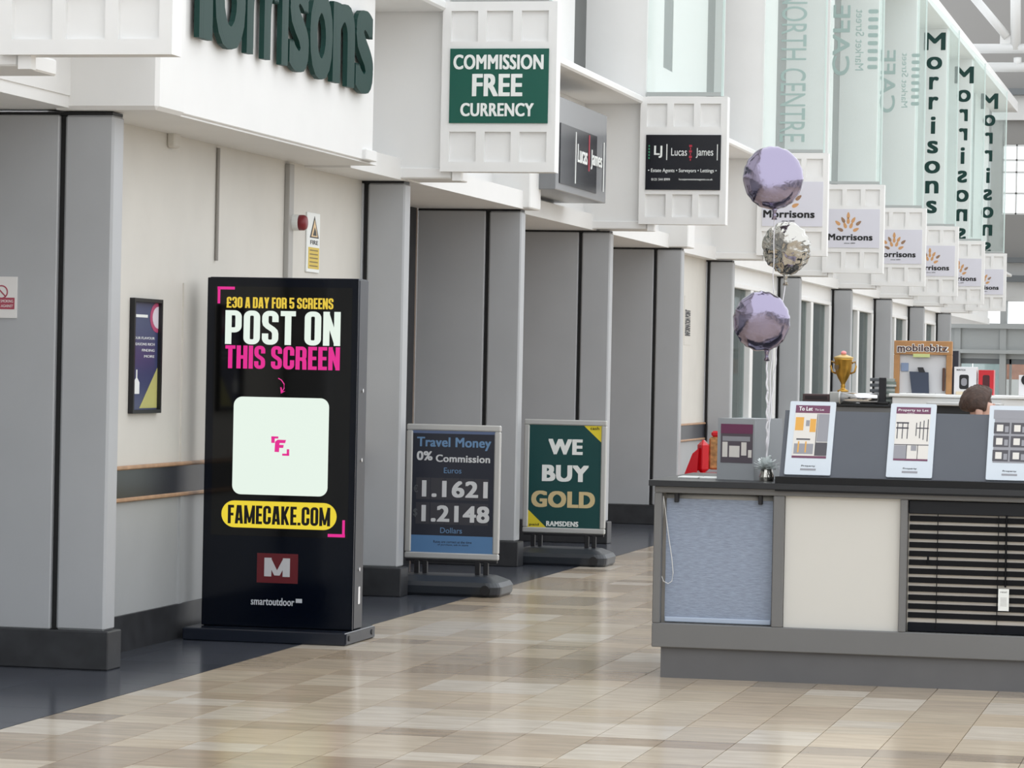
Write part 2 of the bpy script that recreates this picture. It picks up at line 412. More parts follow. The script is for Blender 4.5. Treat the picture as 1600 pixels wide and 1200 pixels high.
# ================================================================== LEFT WALL AND COLUMNS
WX = -5.93
CX = -5.62
COLY = [15.6, 21.40, 25.10, 28.85, 32.75, 36.20, 42.0, 47.8, 53.5, 59.2, 64.9]
CTOP = 2.87
ORD = ['leftmost grey clad column, with a red and white notice on it',
       'narrow grey column directly behind and right of the black advertising totem',
       'wide grey column behind the travel money board',
       'wide grey column behind the we buy gold board',
       'grey column to the right of the we buy gold board, just before the cream wall strip',
       'narrow grey column between the cream wall strip and the lower purple balloon',
       'grey column with its lower part behind the balloon ribbons and grey leaflet box',
       'grey column rising directly behind the gold trophy',
       'distant grey column to the left of the cork board frame',
       'distant grey column above the brown cork board frame',
       'farthest grey column at the end of the row near the end wall']
pl_mesh = {}
for i, Y in enumerate(COLY):
    X1 = CX if i else -5.65
    c = thing('column', ORD[i], 'column', (X1-0.35, Y, 0), 'grey columns along the shop front')
    d = 0.16
    MB().bbox(X1-0.265, X1, Y, Y+d, 0.2, CTOP-0.012, 0.012).build('panel', M_GREY, c)
    MB().box(X1-0.30, X1-0.262, Y+0.03, Y+d, 0.2, CTOP-0.012).build('joint_strip', M_BLACK, c)
    MB().bbox(X1-0.86, X1-0.298, Y, Y+d, 0.2, CTOP-0.012, 0.006).build('panel', M_GREY, c)
    MB().box(X1-0.86, X1-0.01, Y+0.008, Y+d, CTOP-0.012, CTOP+0.004).build('head_strip', M_BLACK, c)
    MB().bbox(X1-0.86, X1+0.03, Y-0.025, Y+d+0.02, 0.0, 0.2, 0.006).build('plinth', M_PLINTH, c)
# notice on the first column
a, b = PY(-8, 432, 15.595), PY(26, 497, 15.595)
nt_ = thing('notice', 'white notice with red no-smoking ring stuck on the leftmost column', 'sign', (b.x-.05, 15.595, b.z))
MB().box(b.x-0.13, b.x, 15.592, 15.5995, b.z, a.z).build('sheet', mat('paper', (228, 226, 224), 0.6), nt_)
MRED = mat('notice_red', (168, 70, 88), 0.5)
rg = MB(); cxn, czn = b.x-0.085, a.z-0.08
for k in range(24):
    t0, t1 = 2*PI*k/24, 2*PI*(k+1)/24
    rg.prism([(cxn+.036*math.cos(t0), 15.591, czn+.036*math.sin(t0)), (cxn+.036*math.cos(t1), 15.591, czn+.036*math.sin(t1)),
              (cxn+.029*math.cos(t1), 15.591, czn+.029*math.sin(t1)), (cxn+.029*math.cos(t0), 15.591, czn+.029*math.sin(t0))], (0, .0008, 0))
rg.prism([(cxn-.025, 15.591, czn+.02), (cxn-.02, 15.591, czn+.025), (cxn+.025, 15.591, czn-.02), (cxn+.02, 15.591, czn-.025)], (0, .0008, 0))
rg.build('ring', MRED, nt_)
MB().box(b.x-0.125, b.x-0.012, 15.5908, 15.5918, b.z+.045, b.z+.105).build('red_band', MRED, nt_)
text('NO SMOKING', M_PRINTW, nt_, (b.x-.118, 15.5908, b.z+.08), (.098, 0, 0), (0, 0, .014), 0.0006)
text('IT IS AGAINST', M_PRINTW, nt_, (b.x-.118, 15.5908, b.z+.055), (.098, 0, 0), (0, 0, .014), 0.0006)

# bay walls between columns
wl = sempty('wall_left')
MB().box(-6.6, -6.5, -30, 15.6, 0, CTOP).build('recess_back', M_GREYW, wl)
def bay(y0, y1, dado=True, cream=True):
    MB().box(WX-0.15, WX, y0, y1, 0.0, 0.83).build('lower_wall', M_GREYW, wl)
    MB().box(WX-0.15, WX, y0, y1, 0.83, 2.9).build('upper_wall', M_CREAM, wl)
    if dado:
        MB().box(WX, WX+0.018, y0, y1, 0.845, 0.998).build('dado_band', M_RAILB, wl)
        MB().bbox(WX, WX+0.032, y0, y1, 0.998, 1.02, 0.006).build('dado_moulding', M_WOOD, wl)
        MB().bbox(WX, WX+0.028, y0, y1, 0.822, 0.845, 0.006).build('dado_moulding', M_WOOD, wl)
    return
bay(15.78, 21.40)
MB().box(WX, WX+0.012, 17.58, 17.64, 0.2, 0.82).build('joint_cover', M_GREYW, wl)
MB().box(WX, WX+0.010, 17.58, 17.64, 1.02, 2.05).build('joint_cover', M_CREAM, wl)
bay(32.93, 36.2)
sb = struct(MB().box(WX, WX+0.02, 15.78, 21.38, 0, 0.2).build('baseboard_left', M_PLINTH))
# recessed walls behind the paired columns: a dark gap and a warm reveal
for y0, y1 in ((21.6, 25.1), (25.3, 28.85), (29.05, 32.75)):
    MB().box(-6.6, -6.5, y0, y1, 0, 2.9).build('recess_back', mat('reveal', (150, 140, 132), 0.6), wl)
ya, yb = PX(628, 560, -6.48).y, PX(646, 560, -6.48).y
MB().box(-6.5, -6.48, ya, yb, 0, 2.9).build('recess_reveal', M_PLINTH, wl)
MB().box(-6.5, -6.478, yb, 25.08, 0, 2.9).build('recess_reveal', mat('reveal_brown', (140, 126, 115), 0.6), wl)
# windows in the far bays
def window(n, y0, y1, z0=1.0, z1=2.62):
    w = sempty('window_%d' % n, (WX, (y0+y1)/2, z0))
    MB().box(WX-0.15, WX, y0-0.4, y1+0.2, 0, z0-0.04).build('wall_below', M_GREYW, w)
    MB().box(WX-0.15, WX, y0-0.4, y1+0.2, z1+0.06, 2.9).build('lintel', M_WHITE, w)
    MB().bbox(WX-0.12, WX+0.06, y0-0.2, y1+0.1, z0-0.04, z0, 0.008).build('sill', M_WHITE, w)
    MB().bbox(WX-0.12, WX+0.03, y0, y1, z1, z1+0.06, 0.008).build('frame_head', M_WHITE, w)
    k = 2; st = (y1-y0)/k
    for i in range(k+1):
        yc = y0+st*i
        MB().bbox(WX-0.1, WX+0.03, yc-0.16, yc+0.06, z0, z1, 0.008).build('mullion', M_WHITE, w)
        if i < k: MB().box(WX-0.09, WX+0.012, yc+0.06, yc+0.22, z0, z1).build('gasket', M_BLACK, w)
    for i in range(k):
        MB().box(WX-0.06, WX-0.045, y0+st*i+0.1, y0+st*(i+1)-0.1, z0, z1).build('pane', G_WIN, w)
    MB().box(-7.2, -7.1, y0-0.4, y1+0.4, 0, 2.9).build('room_back', mat('shop_interior', (120, 124, 124), 0.7), w)
for n, (y0, y1) in enumerate(((37.6, 41.8), (43.4, 47.6), (49.2, 53.3), (54.9, 59.0), (60.6, 64.7))): window(n+1, y0, y1)
# soffit slabs and beams above the columns
wu = sempty('wall_upper')
MB().box(-7.3, -5.445, 15.6, 20.0, 2.888, 2.95).build('soffit', M_WHITE, wu)
MB().box(-7.3, -5.87, -30, 15.6, 2.888, 2.95).build('soffit', M_WHITE, wu)
for (y0, y1, xb) in ((20.0, 21.4, -5.62), (21.4, 25.1, -5.60), (25.1, 28.85, -5.765), (28.85, 32.75, -5.755), (32.75, 36.2, -5.80), (36.2, 78, -5.82)):
    MB().box(-7.3, xb, y0, y1, CTOP+0.005, 3.02).build('beam', M_WHITE, wu)
# upper facade plane, slits and piers
BXU = -5.86
piers = [13.3] + COLY[1:2] + [28.75, 36.1] + COLY[6:]
piers[1] = 21.3
P0, P1 = BXU, -5.29
M_SLIT = mat('slit_dark', (72, 75, 74), 0.35)
TOPZ = 8.0
segs = [(-30.0, piers[0])] + [(piers[i]+0.4, piers[i+1]) for i in range(len(piers)-1)] + [(piers[-1]+0.4, 78.0)]
for i, (y0, y1) in enumerate(segs):
    if i == 0:
        MB().box(-7.3, BXU, y0, y1, 2.95, TOPZ).build('facade_panel', M_WHITE, wu); continue
    s2 = y1-(0.55 if i < 4 else 0.9); s1a, s1b = y0+(y1-y0)*0.52, y0+(y1-y0)*0.60
    MB().box(-7.3, BXU, y0, y1, 2.95, 4.12).build('facade_panel', M_WHITE, wu)
    MB().box(-7.3, BXU, y0, s1a, 4.12, TOPZ).build('facade_panel', M_WHITE, wu)
    MB().box(-7.3, BXU, s1a, s1b, 4.12, 4.75).build('facade_panel', M_WHITE, wu)
    MB().box(-7.3, BXU, s1b, s2, 4.12, TOPZ).build('facade_panel', M_WHITE, wu)
    MB().box(-7.3, BXU-0.006, s2, y1, 4.12, TOPZ).build('slit_window', M_SLIT, wu)
    MB().box(-7.3, BXU-0.006, s1a, s1b, 4.75, TOPZ).build('slit_window', M_SLIT, wu)
    MB().bbox(BXU, -5.31, y0, y1, 4.03, 4.10, 0.015).build('ledge', M_WHITE, wu)
for i, Y in enumerate(piers):
    t = struct(MB().bbox(P0-0.3, P1, Y, Y+0.42, 2.895, TOPZ, 0.01).build('trim_%d' % (i+1), M_WHITE))
    MB().bbox(P0-0.05, P1+0.03, Y-0.03, Y+0.45, 2.885, 2.96, 0.008).build('foot_moulding', M_WHITE, t)
# short projecting blocks over the intermediate columns
for i, (Y, x1) in enumerate(((25.05, -5.54), (32.7, -5.55))):
    struct(MB().bbox(P0-0.2, x1, Y, Y+0.4, 2.88, 3.25, 0.01).build('trim_%d' % (20+i), M_WHITE))
struct(MB().bbox(P0-0.1, -5.385, 15.52, 15.95, 2.879, 4.6, 0.02).build('trim_30', M_WHITE))
# deep fascia box that carries the big letters
FX = -5.43
fy1 = PX(583, 200, FX).y
struct(MB().bbox(-5.86, FX, 15.9, fy1, 2.90, 4.6, 0.006).build('trim_31', M_WHITE))
MB_ = MB().bbox(FX-0.02, FX+0.03, fy1-0.25, fy1, 2.9, 2.97, 0.006); struct(MB_.build('trim_32', M_WHITE))
# ------------------------------------------------------------------ big wall letters
LX = FX + 0.055
lt = thing('shop_lettering', 'large dark green raised letters spelling Morrisons on the white fascia', 'lettering', (LX, 18, 3.3))
zb, xh = PX(570, 147, LX).z+0.012, 0
zt = PX(568, 18, LX).z; xh = zt-zb
for ch, u0, u1, kind in (('M', 225, 331, 'cap'), ('o', 335, 382, 'x'), ('r', 385, 409, 'x'), ('r', 412, 436, 'x'), ('i', 439, 450, 'i'), ('s', 452, 482, 'x'), ('o', 484, 519, 'x'), ('n', 520, 554, 'x'), ('s', 556, 583, 'x')):
    ya, yb = PX(u0, 100, LX).y, PX(u1, 100, LX).y
    h = xh*(1.36 if kind in ('cap', 'i') else 1.0)
    ov = 0.012 if ch in 'os' else 0.0
    text(ch, M_LETTER, lt, (LX-.03, ya, zb-ov), (0, yb-ya, 0), (0, 0, h+2*ov), .03, 0.035, name='letter')

# ================================================================== PROJECTING SIGNS + GLASS FINS
SX0, SX1, SZ0, SZ1, SD = -5.33, -4.53, 2.93, 4.09, 0.13
def sign_frame():
    W, H = SX1-SX0, SZ1-SZ0; t = 0.028
    m = MB().box(0, W, t, SD, 0, H)
    xs = [0, .075, .31, .385, .615, .69, .925, 1]
    def R(a0, a1, b0, b1): m.box(a0*W, a1*W, 0, t, b0*H, b1*H)
    R(0, .075, 0, 1); R(.925, 1, 0, 1)
    R(.075, .925, 0, .058); R(.075, .925, .235, .765); R(.075, .925, .945, 1)
    for b0, b1 in ((.058, .235), (.765, .945)):
        R(.31, .385, b0, b1); R(.615, .69, b0, b1)
    return m.mesh('sign_box')
frame_me = sign_frame(); frame_me.materials.append(M_SIGNW)
brk = MB().box(0.08, 0.14, 0.03, 0.09, -0.06, 0.0).mesh('bracket'); brk.materials.append(M_SIGNW)
M_LAV = mat('lavender_panel', (214, 214, 224), 0.4)
M_GRN = mat('sign_green', (0, 84, 70), 0.35)
M_NAVY = mat('sign_navy', (15, 17, 27), 0.25)
M_LEAF = mat('leaf_orange', (205, 155, 105), 0.5); M_LEAF2 = mat('leaf_brown', (150, 118, 92), 0.5)
SY = [13.22, 21.22, 28.67, 36.02] + [y-0.06 for y in COLY[6:]]
SLAB = ['blank white panelled sign box at the top left corner, cut by the frame',
        'white panelled hanging sign with green commission free currency panel',
        'white panelled hanging sign with a dark navy estate agent panel',
        'white panelled hanging Morrisons sign half hidden behind the top balloons',
        'second Morrisons hanging sign, full emblem and name visible',
        'third Morrisons hanging sign, first letter of the name hidden',
        'fourth Morrisons hanging sign along the receding row',
        'fifth Morrisons hanging sign, second to last of the row',
        'sixth and farthest Morrisons hanging sign at the end of the row']
def leafpoly(cx_, cz_, ang, L, w, Y):
    pts = []
    for k in range(10):
        t = k/10*2*PI; lx, lz = L*math.cos(t), w*math.sin(t)*(1-0.35*math.cos(t))
        pts.append((cx_+lx*math.cos(ang)-lz*math.sin(ang), Y, cz_+lx*math.sin(ang)+lz*math.cos(ang)))
    return pts
for i, Y in enumerate(SY):
    s = thing('hanging_sign', SLAB[i], 'sign', (SX0, Y-SD+0.13, SZ0), 'hanging signs on the facade piers')
    base = Vector((SX0, Y, SZ0))
    link('sign_box', frame_me, None, s, loc=base); link('bracket', brk, None, s, loc=base)
    W, H = SX1-SX0, SZ1-SZ0
    px0, px1, pz0, pz1 = SX0+.075*W, SX1-.065*W, SZ0+.285*H, SZ0+.722*H
    yf = Y-0.002
    pm = M_GRN if i == 1 else (M_NAVY if i == 2 else (M_SIGNW if i == 0 else M_LAV))
    if i == 2: pz0, pz1 = SZ0+.27*H, SZ0+.70*H
    p = MB().box(px0, px1, Y-0.012, Y+0.002, pz0, pz1).build('panel', pm, s)
    yt = Y-0.0125; w, h = px1-px0, pz1-pz0
    def T(body, a0, a1, b0, b1, m, bold=0.0, **k): return text(body, m, p, (px0+a0*w, yt, pz0+b0*h), ((a1-a0)*w, 0, 0), (0, 0, (b1-b0)*h), 0.003, bold, **k)
    if i == 1:
        T('COMMISSION', .035, .95, .72, .92, M_PRINTW, .03); T('FREE', .23, .74, .36, .66, M_PRINTW, .035); T('CURRENCY', .115, .86, .09, .27, M_PRINTW, .03)
    elif i == 2:
        T('LJ', .11, .22, .58, .80, M_PRINTW, .03); T('Lucas', .34, .55, .62, .76, M_PRINTW, 0.0); T('James', .67, .90, .58, .76, M_PRINTW, 0.0)
        g = MB().box(px0+.275*w, px0+.287*w, yt-.002, yt, pz0+.54*h, pz0+.83*h); g.build('rule', M_PRINTW, p); g = MB().box(px0+.95*w, px0+.96*w, yt-.002, yt, pz0+.54*h, pz0+.83*h); g.build('rule', M_PRINTW, p)
        g = MB()
        for q in range(5): g.box(px0+.035*w, px0+.052*w, yt-.002, yt, pz0+(.56+.055*q)*h, pz0+(.59+.055*q)*h)
        g.build('dots', mat('dot_green', (60, 150, 110), 0.5), p)
        g = MB()
        for q in range(6): g.box(px0+(.59-.012*(q % 2))*w, px0+(.605+.012*(q % 2))*w, yt-.002, yt, pz0+(.53+.05*q)*h, pz0+(.57+.05*q)*h)
        g.build('dots', mat('dot_red', (170, 40, 60), 0.5), p)
        T('• Estate Agents • Surveyors • Lettings •', .035, .95, .30, .385, M_PRINTW, 0.012)
        T('0121 544 8999', .08, .33, .165, .21, M_PRINTW, 0.01); T('lucasjamesestateagents.co.uk', .45, .90, .165, .21, M_PRINTW, 0.01)
    elif i >= 3:
        cxl, czl = px0+.40*w, pz0+.50*h
        if True:
            for q, (dx, dz, an) in enumerate(((0, .34, 90), (-.1, .22, 120), (.1, .22, 60), (-.2, .14, 140), (.2, .14, 40), (-.06, .08, 110), (.06, .08, 70), (-.15, -.03, 155), (.15, -.03, 25), (0, .2, 90))):
                MB().prism(leafpoly(cxl+dx*w, czl+dz*h*1.0, math.radians(an), .062*w, .03*w, yt-.002), (0, .002, 0)).build('emblem_leaf', M_LEAF2 if q % 3 == 1 else M_LEAF, p)
        T('Morrisons', .02, .87, .19, .36, M_PRINTK, .045)
        T('since 1899', .33, .54, .105, .135, M_PRINTK, .01)
# glass fins
FLAB = ['pale green glass fin above the commission free currency sign', 'pale green glass fin above the estate agent sign',
        'pale green glass fin lettered North Centre running down it', 'pale green glass fin with large Cafe lettering, left of two',
        'pale green glass fin with smaller Cafe lettering, right of two', 'glass fin with the largest stacked Morrisons letters',
        'glass fin with the middle stacked Morrisons letters', 'glass fin with the farthest stacked Morrisons letters']
M_FROST = mat('frosted_vinyl', (158, 180, 176), 0.6)
for i in range(8):
    Y = SY[i+1]+0.06; f = thing('glass_fin', FLAB[i], 'glass panel', (-4.95, Y, 4.11), 'glass fins standing on the hanging signs')
    zt0, zt1 = (8.1, 7.35)
    fx1 = -4.60
    MB().prism([(P1+.005, Y, 4.13), (fx1, Y, 4.13), (fx1, Y, zt1), (P1+.005, Y, zt0)], (0, 0.02, 0)).build('pane', G_FIN, f)
    MB().box(P1+.005, fx1, Y-0.012, Y+0.032, 4.10, 4.135).build('bottom_channel', mat('channel_grey', (170, 174, 172), 0.4), f)
    MB().box(fx1, fx1+0.02, Y-0.008, Y+0.028, 4.10, zt1).build('edge_post', mat('fin_edge', (205, 222, 218), 0.3), f)
    yt = Y-0.001
    if i == 2:
        a, b = PY(1222, 0, Y).x, PY(1262, 0, Y).x; z0, z1 = PY(1240, 222, Y).z, PY(1240, -14, Y).z
        text('NORTH CENTRE', M_FROST, f, (a, yt, z1), (0, 0, z0-z1), (b-a, 0, 0), 0.004, 0.0)
    if i in (3, 4):
        if i == 3: ua, ub, va, vb, wa, wb, wv0, wv1, da, db, dv0, dv1 = 1300, 1327, 118, 8, 1336, 1349, 110, 15, 1355, 1371, 108, 15
        else: ua, ub, va, vb, wa, wb, wv0, wv1, da, db, dv0, dv1 = 1374, 1398, 176, 78, 1408, 1418, 168, 83, 1423, 1436, 165, 84
        a, b = PY(ua, va, Y).x, PY(ub, va, Y).x; a = max(a, P1+.02); z0, z1 = PY(ua, va, Y).z, PY(ua, vb, Y).z
        text('CAFE', M_FROST, f, (a, yt, z0), (0, 0, z1-z0), (b-a, 0, 0), 0.004, 0.02, nrm=Vector((0, -1, 0)))
        a, b = PY(wa, wv0, Y).x, PY(wb, wv0, Y).x; z0, z1 = PY(wa, wv0, Y).z, PY(wa, wv1, Y).z
        text('Market Street', M_FROST, f, (a, yt, z0), (0, 0, z1-z0), (b-a, 0, 0), 0.004, 0.0, nrm=Vector((0, -1, 0)))
        a, b = PY(da, dv0, Y).x, min(PY(db, dv0, Y).x, fx1-.01); z0, z1 = PY(da, dv0, Y).z, PY(da, dv1, Y).z
        g = MB()
        for q in range(8):
            zz = z0+(z1-z0)*q/7.5
            g.prism([(xx, yt-.003, zq) for xx, zq in arc_round(a, b, zz, zz+(z1-z0)*0.07, (z1-z0)*0.03, 3)], (0, .003, 0))
        g.build('motif', M_FROST, f)
    if i >= 5:
        u0, u1, v0, v1 = ((1444, 1478, 51, 338), (1492, 1522, 104, 380), (1533, 1560, 146, 400))[i-5]
        wv = 'Morrisons'; hs = [1.35, 1, 1, 1, 1.35, 1, 1, 1, 1]
        a, b = PY(u0, v0, Y).x, PY(u1, v0, Y).x; b = min(b, fx1-.01); z1, z0 = PY(u0, v0, Y).z, PY(u0, v1, Y).z
        pit = (z1-z0)/8.75; zc = z1
        for q, ch in enumerate(wv):
            hh = pit*0.62*hs[q]*(0.98 if q else 1.0)
            ww = (b-a)*{'M': 1.0, 'o': .72, 'r': .45, 'i': .22, 's': .5, 'n': .62}[ch]
            xc = (a+b)/2
            flip = i > 5 and ch in 'rsn'
            if flip: text(ch, M_LETTER, f, (xc+ww/2, yt, zc-hh), (-ww, 0, 0), (0, 0, hh), 0.006, 0.035, name='letter', nrm=Vector((0, -1, 0)))
            else: text(ch, M_LETTER, f, (xc-ww/2, yt, zc-hh), (ww, 0, 0), (0, 0, hh), 0.006, 0.035, name='letter')
            zc -= pit*(1.15 if hs[q] > 1 else 0.95)
# flat estate agent sign on the fascia bay
FS = -5.40
y0, y1 = PX(868, 300, FS).y, PX(946, 318, FS).y; z0, z1 = PX(946, 318, FS).z, PX(946, 180, FS).z
fs = thing('wall_sign', 'grey wall sign with black Lucas James panel seen edge-on beside green sign', 'sign', (FS, (y0+y1)/2, z0))
MB().bbox(BXU+.004, FS, y0, y1, z0, z1, 0.006).build('board', mat('sign_grey', (128, 130, 133), 0.25), fs)
ya, yb = y0+.06*(y1-y0), y0+.78*(y1-y0)
p = MB().box(FS, FS+.008, ya, yb, z0+.06, z0+(z1-z0)*.72).build('panel', M_NAVY, fs)
yL = PX(895, 250, FS).y
hh = z1-z0
text('Lucas', M_PRINTW, fs, (FS+.008, PX(901, 240, FS).y, z0+.36*hh), (0, PX(916, 240, FS).y-PX(901, 240, FS).y, 0), (0, 0, .20*hh), .004, .01)
text('James', M_PRINTW, fs, (FS+.008, PX(922, 240, FS).y, z0+.33*hh), (0, PX(939, 240, FS).y-PX(922, 240, FS).y, 0), (0, 0, .22*hh), .004, .01)
g = MB()
for uu in (898, 942): yq = PX(uu, 240, FS).y; MB().box(FS+.008, FS+.012, yq-.012, yq+.012, z0+.12*hh, z0+.68*hh).build('rule', M_PRINTW, fs)
yq = PX(919, 240, FS).y
MB().box(FS+.008, FS+.011, yq-.02, yq+.02, z0+.3*hh, z0+.7*hh).build('dots', MATS['dot_red'], fs)

# ================================================================== SMALL THINGS ON THE BAY WALL
pA, pB = PX(203, 465, WX), PX(244, 645, WX)
pf = thing('framed_poster', 'narrow black framed dark blue poster on the cream wall', 'poster', (WX, pA.y, pB.z))
y0, y1, z0, z1 = pA.y, pB.y, pB.z, pA.z
fr = MB(); fw = 0.02
for a0, a1, b0, b1 in ((y0, y1, z0, z0+fw), (y0, y1, z1-fw, z1), (y0, y0+fw, z0+fw, z1-fw), (y1-fw, y1, z0+fw, z1-fw)): fr.box(WX, WX+.03, a0, a1, b0, b1)
fr.build('frame', M_PRINTK, pf)
sh = MB().box(WX, WX+.008, y0+fw, y1-fw, z0+fw, z1-fw).build('print', mat('poster_blue', (62, 68, 106), 0.35), pf)
hY, hZ = y1-y0, z1-z0; xq = WX+.0085
def ell(cy_, cz_, ry, rz, y_max, n=20):
    return [(xq, min(cy_+ry*math.cos(2*PI*k/n), y_max), cz_+rz*math.sin(2*PI*k/n)) for k in range(n)]
MB().prism(ell(y1-.03, z0+.84*hZ, .13, .085, y1-fw), (.001, 0, 0)).build('pink_spot', mat('poster_pink', (176, 70, 110), 0.5), pf)
MB().prism([(p_[0]+.001, p_[1], p_[2]) for p_ in ell(y1-.02, z0+.84*hZ, .10, .062, y1-fw)], (.001, 0, 0)).build('pale_spot', mat('poster_pale', (214, 206, 216), 0.5), pf)
MB().prism([(xq, y0+.17*hY*2, z0+.045*hZ), (xq, y1-fw, z0+.045*hZ), (xq, y1-fw, z0+.40*hZ)], (.001, 0, 0)).build('yellow_wedge', mat('poster_yellow', (186, 182, 112), 0.5), pf)
MB().prism([(xq, y0+.13*hY, z0+.17*hZ), (xq, y0+.33*hY, z0+.17*hZ), (xq, y0+.33*hY, z0+.27*hZ), (xq, y0+.25*hY, z0+.31*hZ), (xq, y0+.25*hY, z0+.38*hZ), (xq, y0+.21*hY, z0+.38*hZ), (xq, y0+.21*hY, z0+.31*hZ), (xq, y0+.13*hY, z0+.27*hZ)], (.001, 0, 0)).build('bottle_print', M_PRINTW, pf)
for q, (a0, tx) in enumerate(((.12, 'OUR FLAVOUR'), (.12, 'SEASONS RICH'), (.40, 'FINDING'), (.48, 'MORE'))):
    text(tx, M_PRINTW, pf, (xq, y0+a0*hY, z0+(.645-.053*q)*hZ), (0, (.84-a0)*hY, 0), (0, 0, .022*hZ), .001)
MB().bbox(xq, xq+.001, y0+.17*hY, y0+.58*hY, z0+.835*hZ, z0+.86*hZ, .0004).build('logo_bar', M_PRINTW, pf)
# conduits, alarm sounder, fire action sign, cable box
yq = 18.16
co1 = tag(MB().tube([(WX+.012, yq, 2.2), (WX+.012, yq, 2.87)], .011, 8).build('conduit', mat('conduit_grey', (150, 146, 140), 0.5)), 'thin grey conduit on the cream wall above the totem left edge', 'conduit')
yq = PX(448, 300, WX).y
co2 = thing('conduit', 'thick grey trunking running down the wall behind the red alarm', 'conduit', (WX, yq, 1.5))
MB().bbox(WX, WX+.035, yq-.05, yq+.05, 1.02, 2.87, .004).build('trunking', mat('trunking_grey', (168, 166, 162), 0.5), co2)
al = PX(452, 348, WX)
bell = thing('alarm_sounder', 'red fire alarm sounder on a white base on the cream wall', 'alarm', (WX, al.y, al.z))
MB().tube([(WX+.035, al.y-.02, al.z), (WX+.075, al.y-.02, al.z)], .052, 18).build('base', M_PRINTW, bell)
MB().tube([(WX+.075, al.y-.02, al.z), (WX+.105, al.y-.02, al.z), (WX+.12, al.y-.02, al.z), (WX+.125, al.y-.02, al.z)], [.05, .05, .04, .02], 18).build('sounder', mat('alarm_red', (128, 36, 44), 0.4), bell, True)
s0, s1 = PX(478, 331, WX), PX(496, 427, WX)
fsn = thing('fire_sign', 'tall white and yellow fire hazard sign on the cream wall above totem', 'sign', (WX, s0.y, s1.z))
hy, hz = s1.y-s0.y, s0.z-s1.z
MB().bbox(WX, WX+.012, s0.y, s1.y, s1.z, s0.z, .003).build('plate', M_PRINTW, fsn)
xq = WX+.0125; Mfk = M_PRINTK
def FY(a): return s0.y+a*hy
def FZ(b): return s1.z+b*hz
MB().prism([(xq, FY(.2), FZ(.58)), (xq, FY(.9), FZ(.58)), (xq, FY(.55), FZ(.95))], (.001, 0, 0)).build('triangle', Mfk, fsn)
MB().prism([(xq+.001, FY(.3), FZ(.60)), (xq+.001, FY(.8), FZ(.60)), (xq+.001, FY(.55), FZ(.89))], (.001, 0, 0)).build('triangle_inner', mat('hazard_pale', (226, 196, 150), 0.5), fsn)
MB().prism([(xq+.002, FY(.42), FZ(.62)), (xq+.002, FY(.7), FZ(.62)), (xq+.002, FY(.66), FZ(.69)), (xq+.002, FY(.55), FZ(.76)), (xq+.002, FY(.48), FZ(.68))], (.001, 0, 0)).build('flame', Mfk, fsn)
text('FIRE', Mfk, fsn, (xq, FY(.25), FZ(.47)), (0, .6*hy, 0), (0, 0, .07*hz), .001, .02)
MB().box(xq, xq+.001, FY(.1), FY(.95), FZ(.06), FZ(.42)).build('yellow_field', mat('hazard_yellow', (214, 186, 70), 0.5), fsn)
g = MB()
for q in range(5): g.box(xq+.001, xq+.0015, FY(.2), FY(.85), FZ(.10+.065*q), FZ(.12+.065*q))
g.build('small_print', mat('hazard_ink', (120, 96, 40), 0.5), fsn)
cb = PX(266, 212, WX)
dt = thing('wall_sensor', 'small white sensor with a short cable duct under the soffit', 'sensor', (WX, cb.y, cb.z))
MB().bbox(WX, WX+.05, cb.y-.06, cb.y+.04, cb.z-.07, cb.z+.05, .01).build('housing', M_CREAM, dt)
MB().bbox(WX, WX+.03, cb.y+.04, cb.y+.42, cb.z+.03, cb.z+.055, .004).build('duct', M_CREAM, dt)
MB().ball((WX+.05, cb.y+.03, cb.z+.03), .012, .015, .02, 10, 6).build('lens', M_PRINTK, dt, True)
# text strip on the far cream wall strip
a = PX(1075, 484, WX); b = PX(1076, 525, WX)
q1, q2 = PX(1070, 500, WX), PX(1078, 500, WX)
ws = thing('wall_notice', 'small dark vertical lettered notice on the far cream wall strip', 'sign', (WX, q1.y, b.z))
MB().box(WX, WX+.004, q1.y-.05, q2.y+.06, b.z-.1, a.z+.15).build('plate', M_CREAM, ws)
text('INFORMATION POINT', M_PRINTK, ws, (WX+.004, q2.y, b.z), (0, 0, a.z-b.z), (0, q1.y-q2.y, 0), .002, .03, nrm=Vector((1, 0, 0)))

# ================================================================== TOTEM
TX0, TX1, TYF, TYB, TZ = -5.815, -4.905, 17.69, 17.90, 2.092
tt = thing('advertising_totem', 'tall glossy black digital advertising totem showing post on this screen', 'totem', ((TX0+TX1)/2, 17.8, 0))
MB().bbox(TX0, TX1, TYF+.012, TYB, 0.07, TZ, .012).build('casing', M_STEEL, tt)
gl = MB().bbox(TX0, TX1-.004, TYF, TYF+.014, 0.075, TZ-.004, .003).build('front_glass', M_TOTEM, tt)
g = MB().bbox(-5.865, -4.895, 17.50, 18.13, 0.0, 0.072, .006)
g.build('base', mat('totem_base', (20, 26, 38), 0.25), tt)
MB().box(-4.895, -4.889, 17.51, 18.12, 0.008, 0.068).build('base_end_plate', M_STEEL, tt)
for yy in (17.56, 18.05): MB().tube([(-4.892, yy, .04), (-4.884, yy, .04)], .016, 12).build('bolt', M_PRINTK, tt)
for zz in (1.45, 1.05, .42): MB().tube([(TX1, 17.80, zz), (TX1+.006, 17.80, zz)], .012, 10).build('side_screw', M_CHROME, tt)
MB().box(TX1, TX1+.005, 17.78, 17.82, .22, .32).build('side_lock', M_CHROME, tt)
s0, s1 = PY(337, 447, TYF), PY(546, 842, TYF)
YS = TYF-.0015
scr = MB().box(s0.x, PY(551, 447, TYF).x, TYF-.0015, TYF, s1.z, s0.z).build('screen', mat('screen_dark', (8, 8, 8), 0.08, spec=.4), tt)
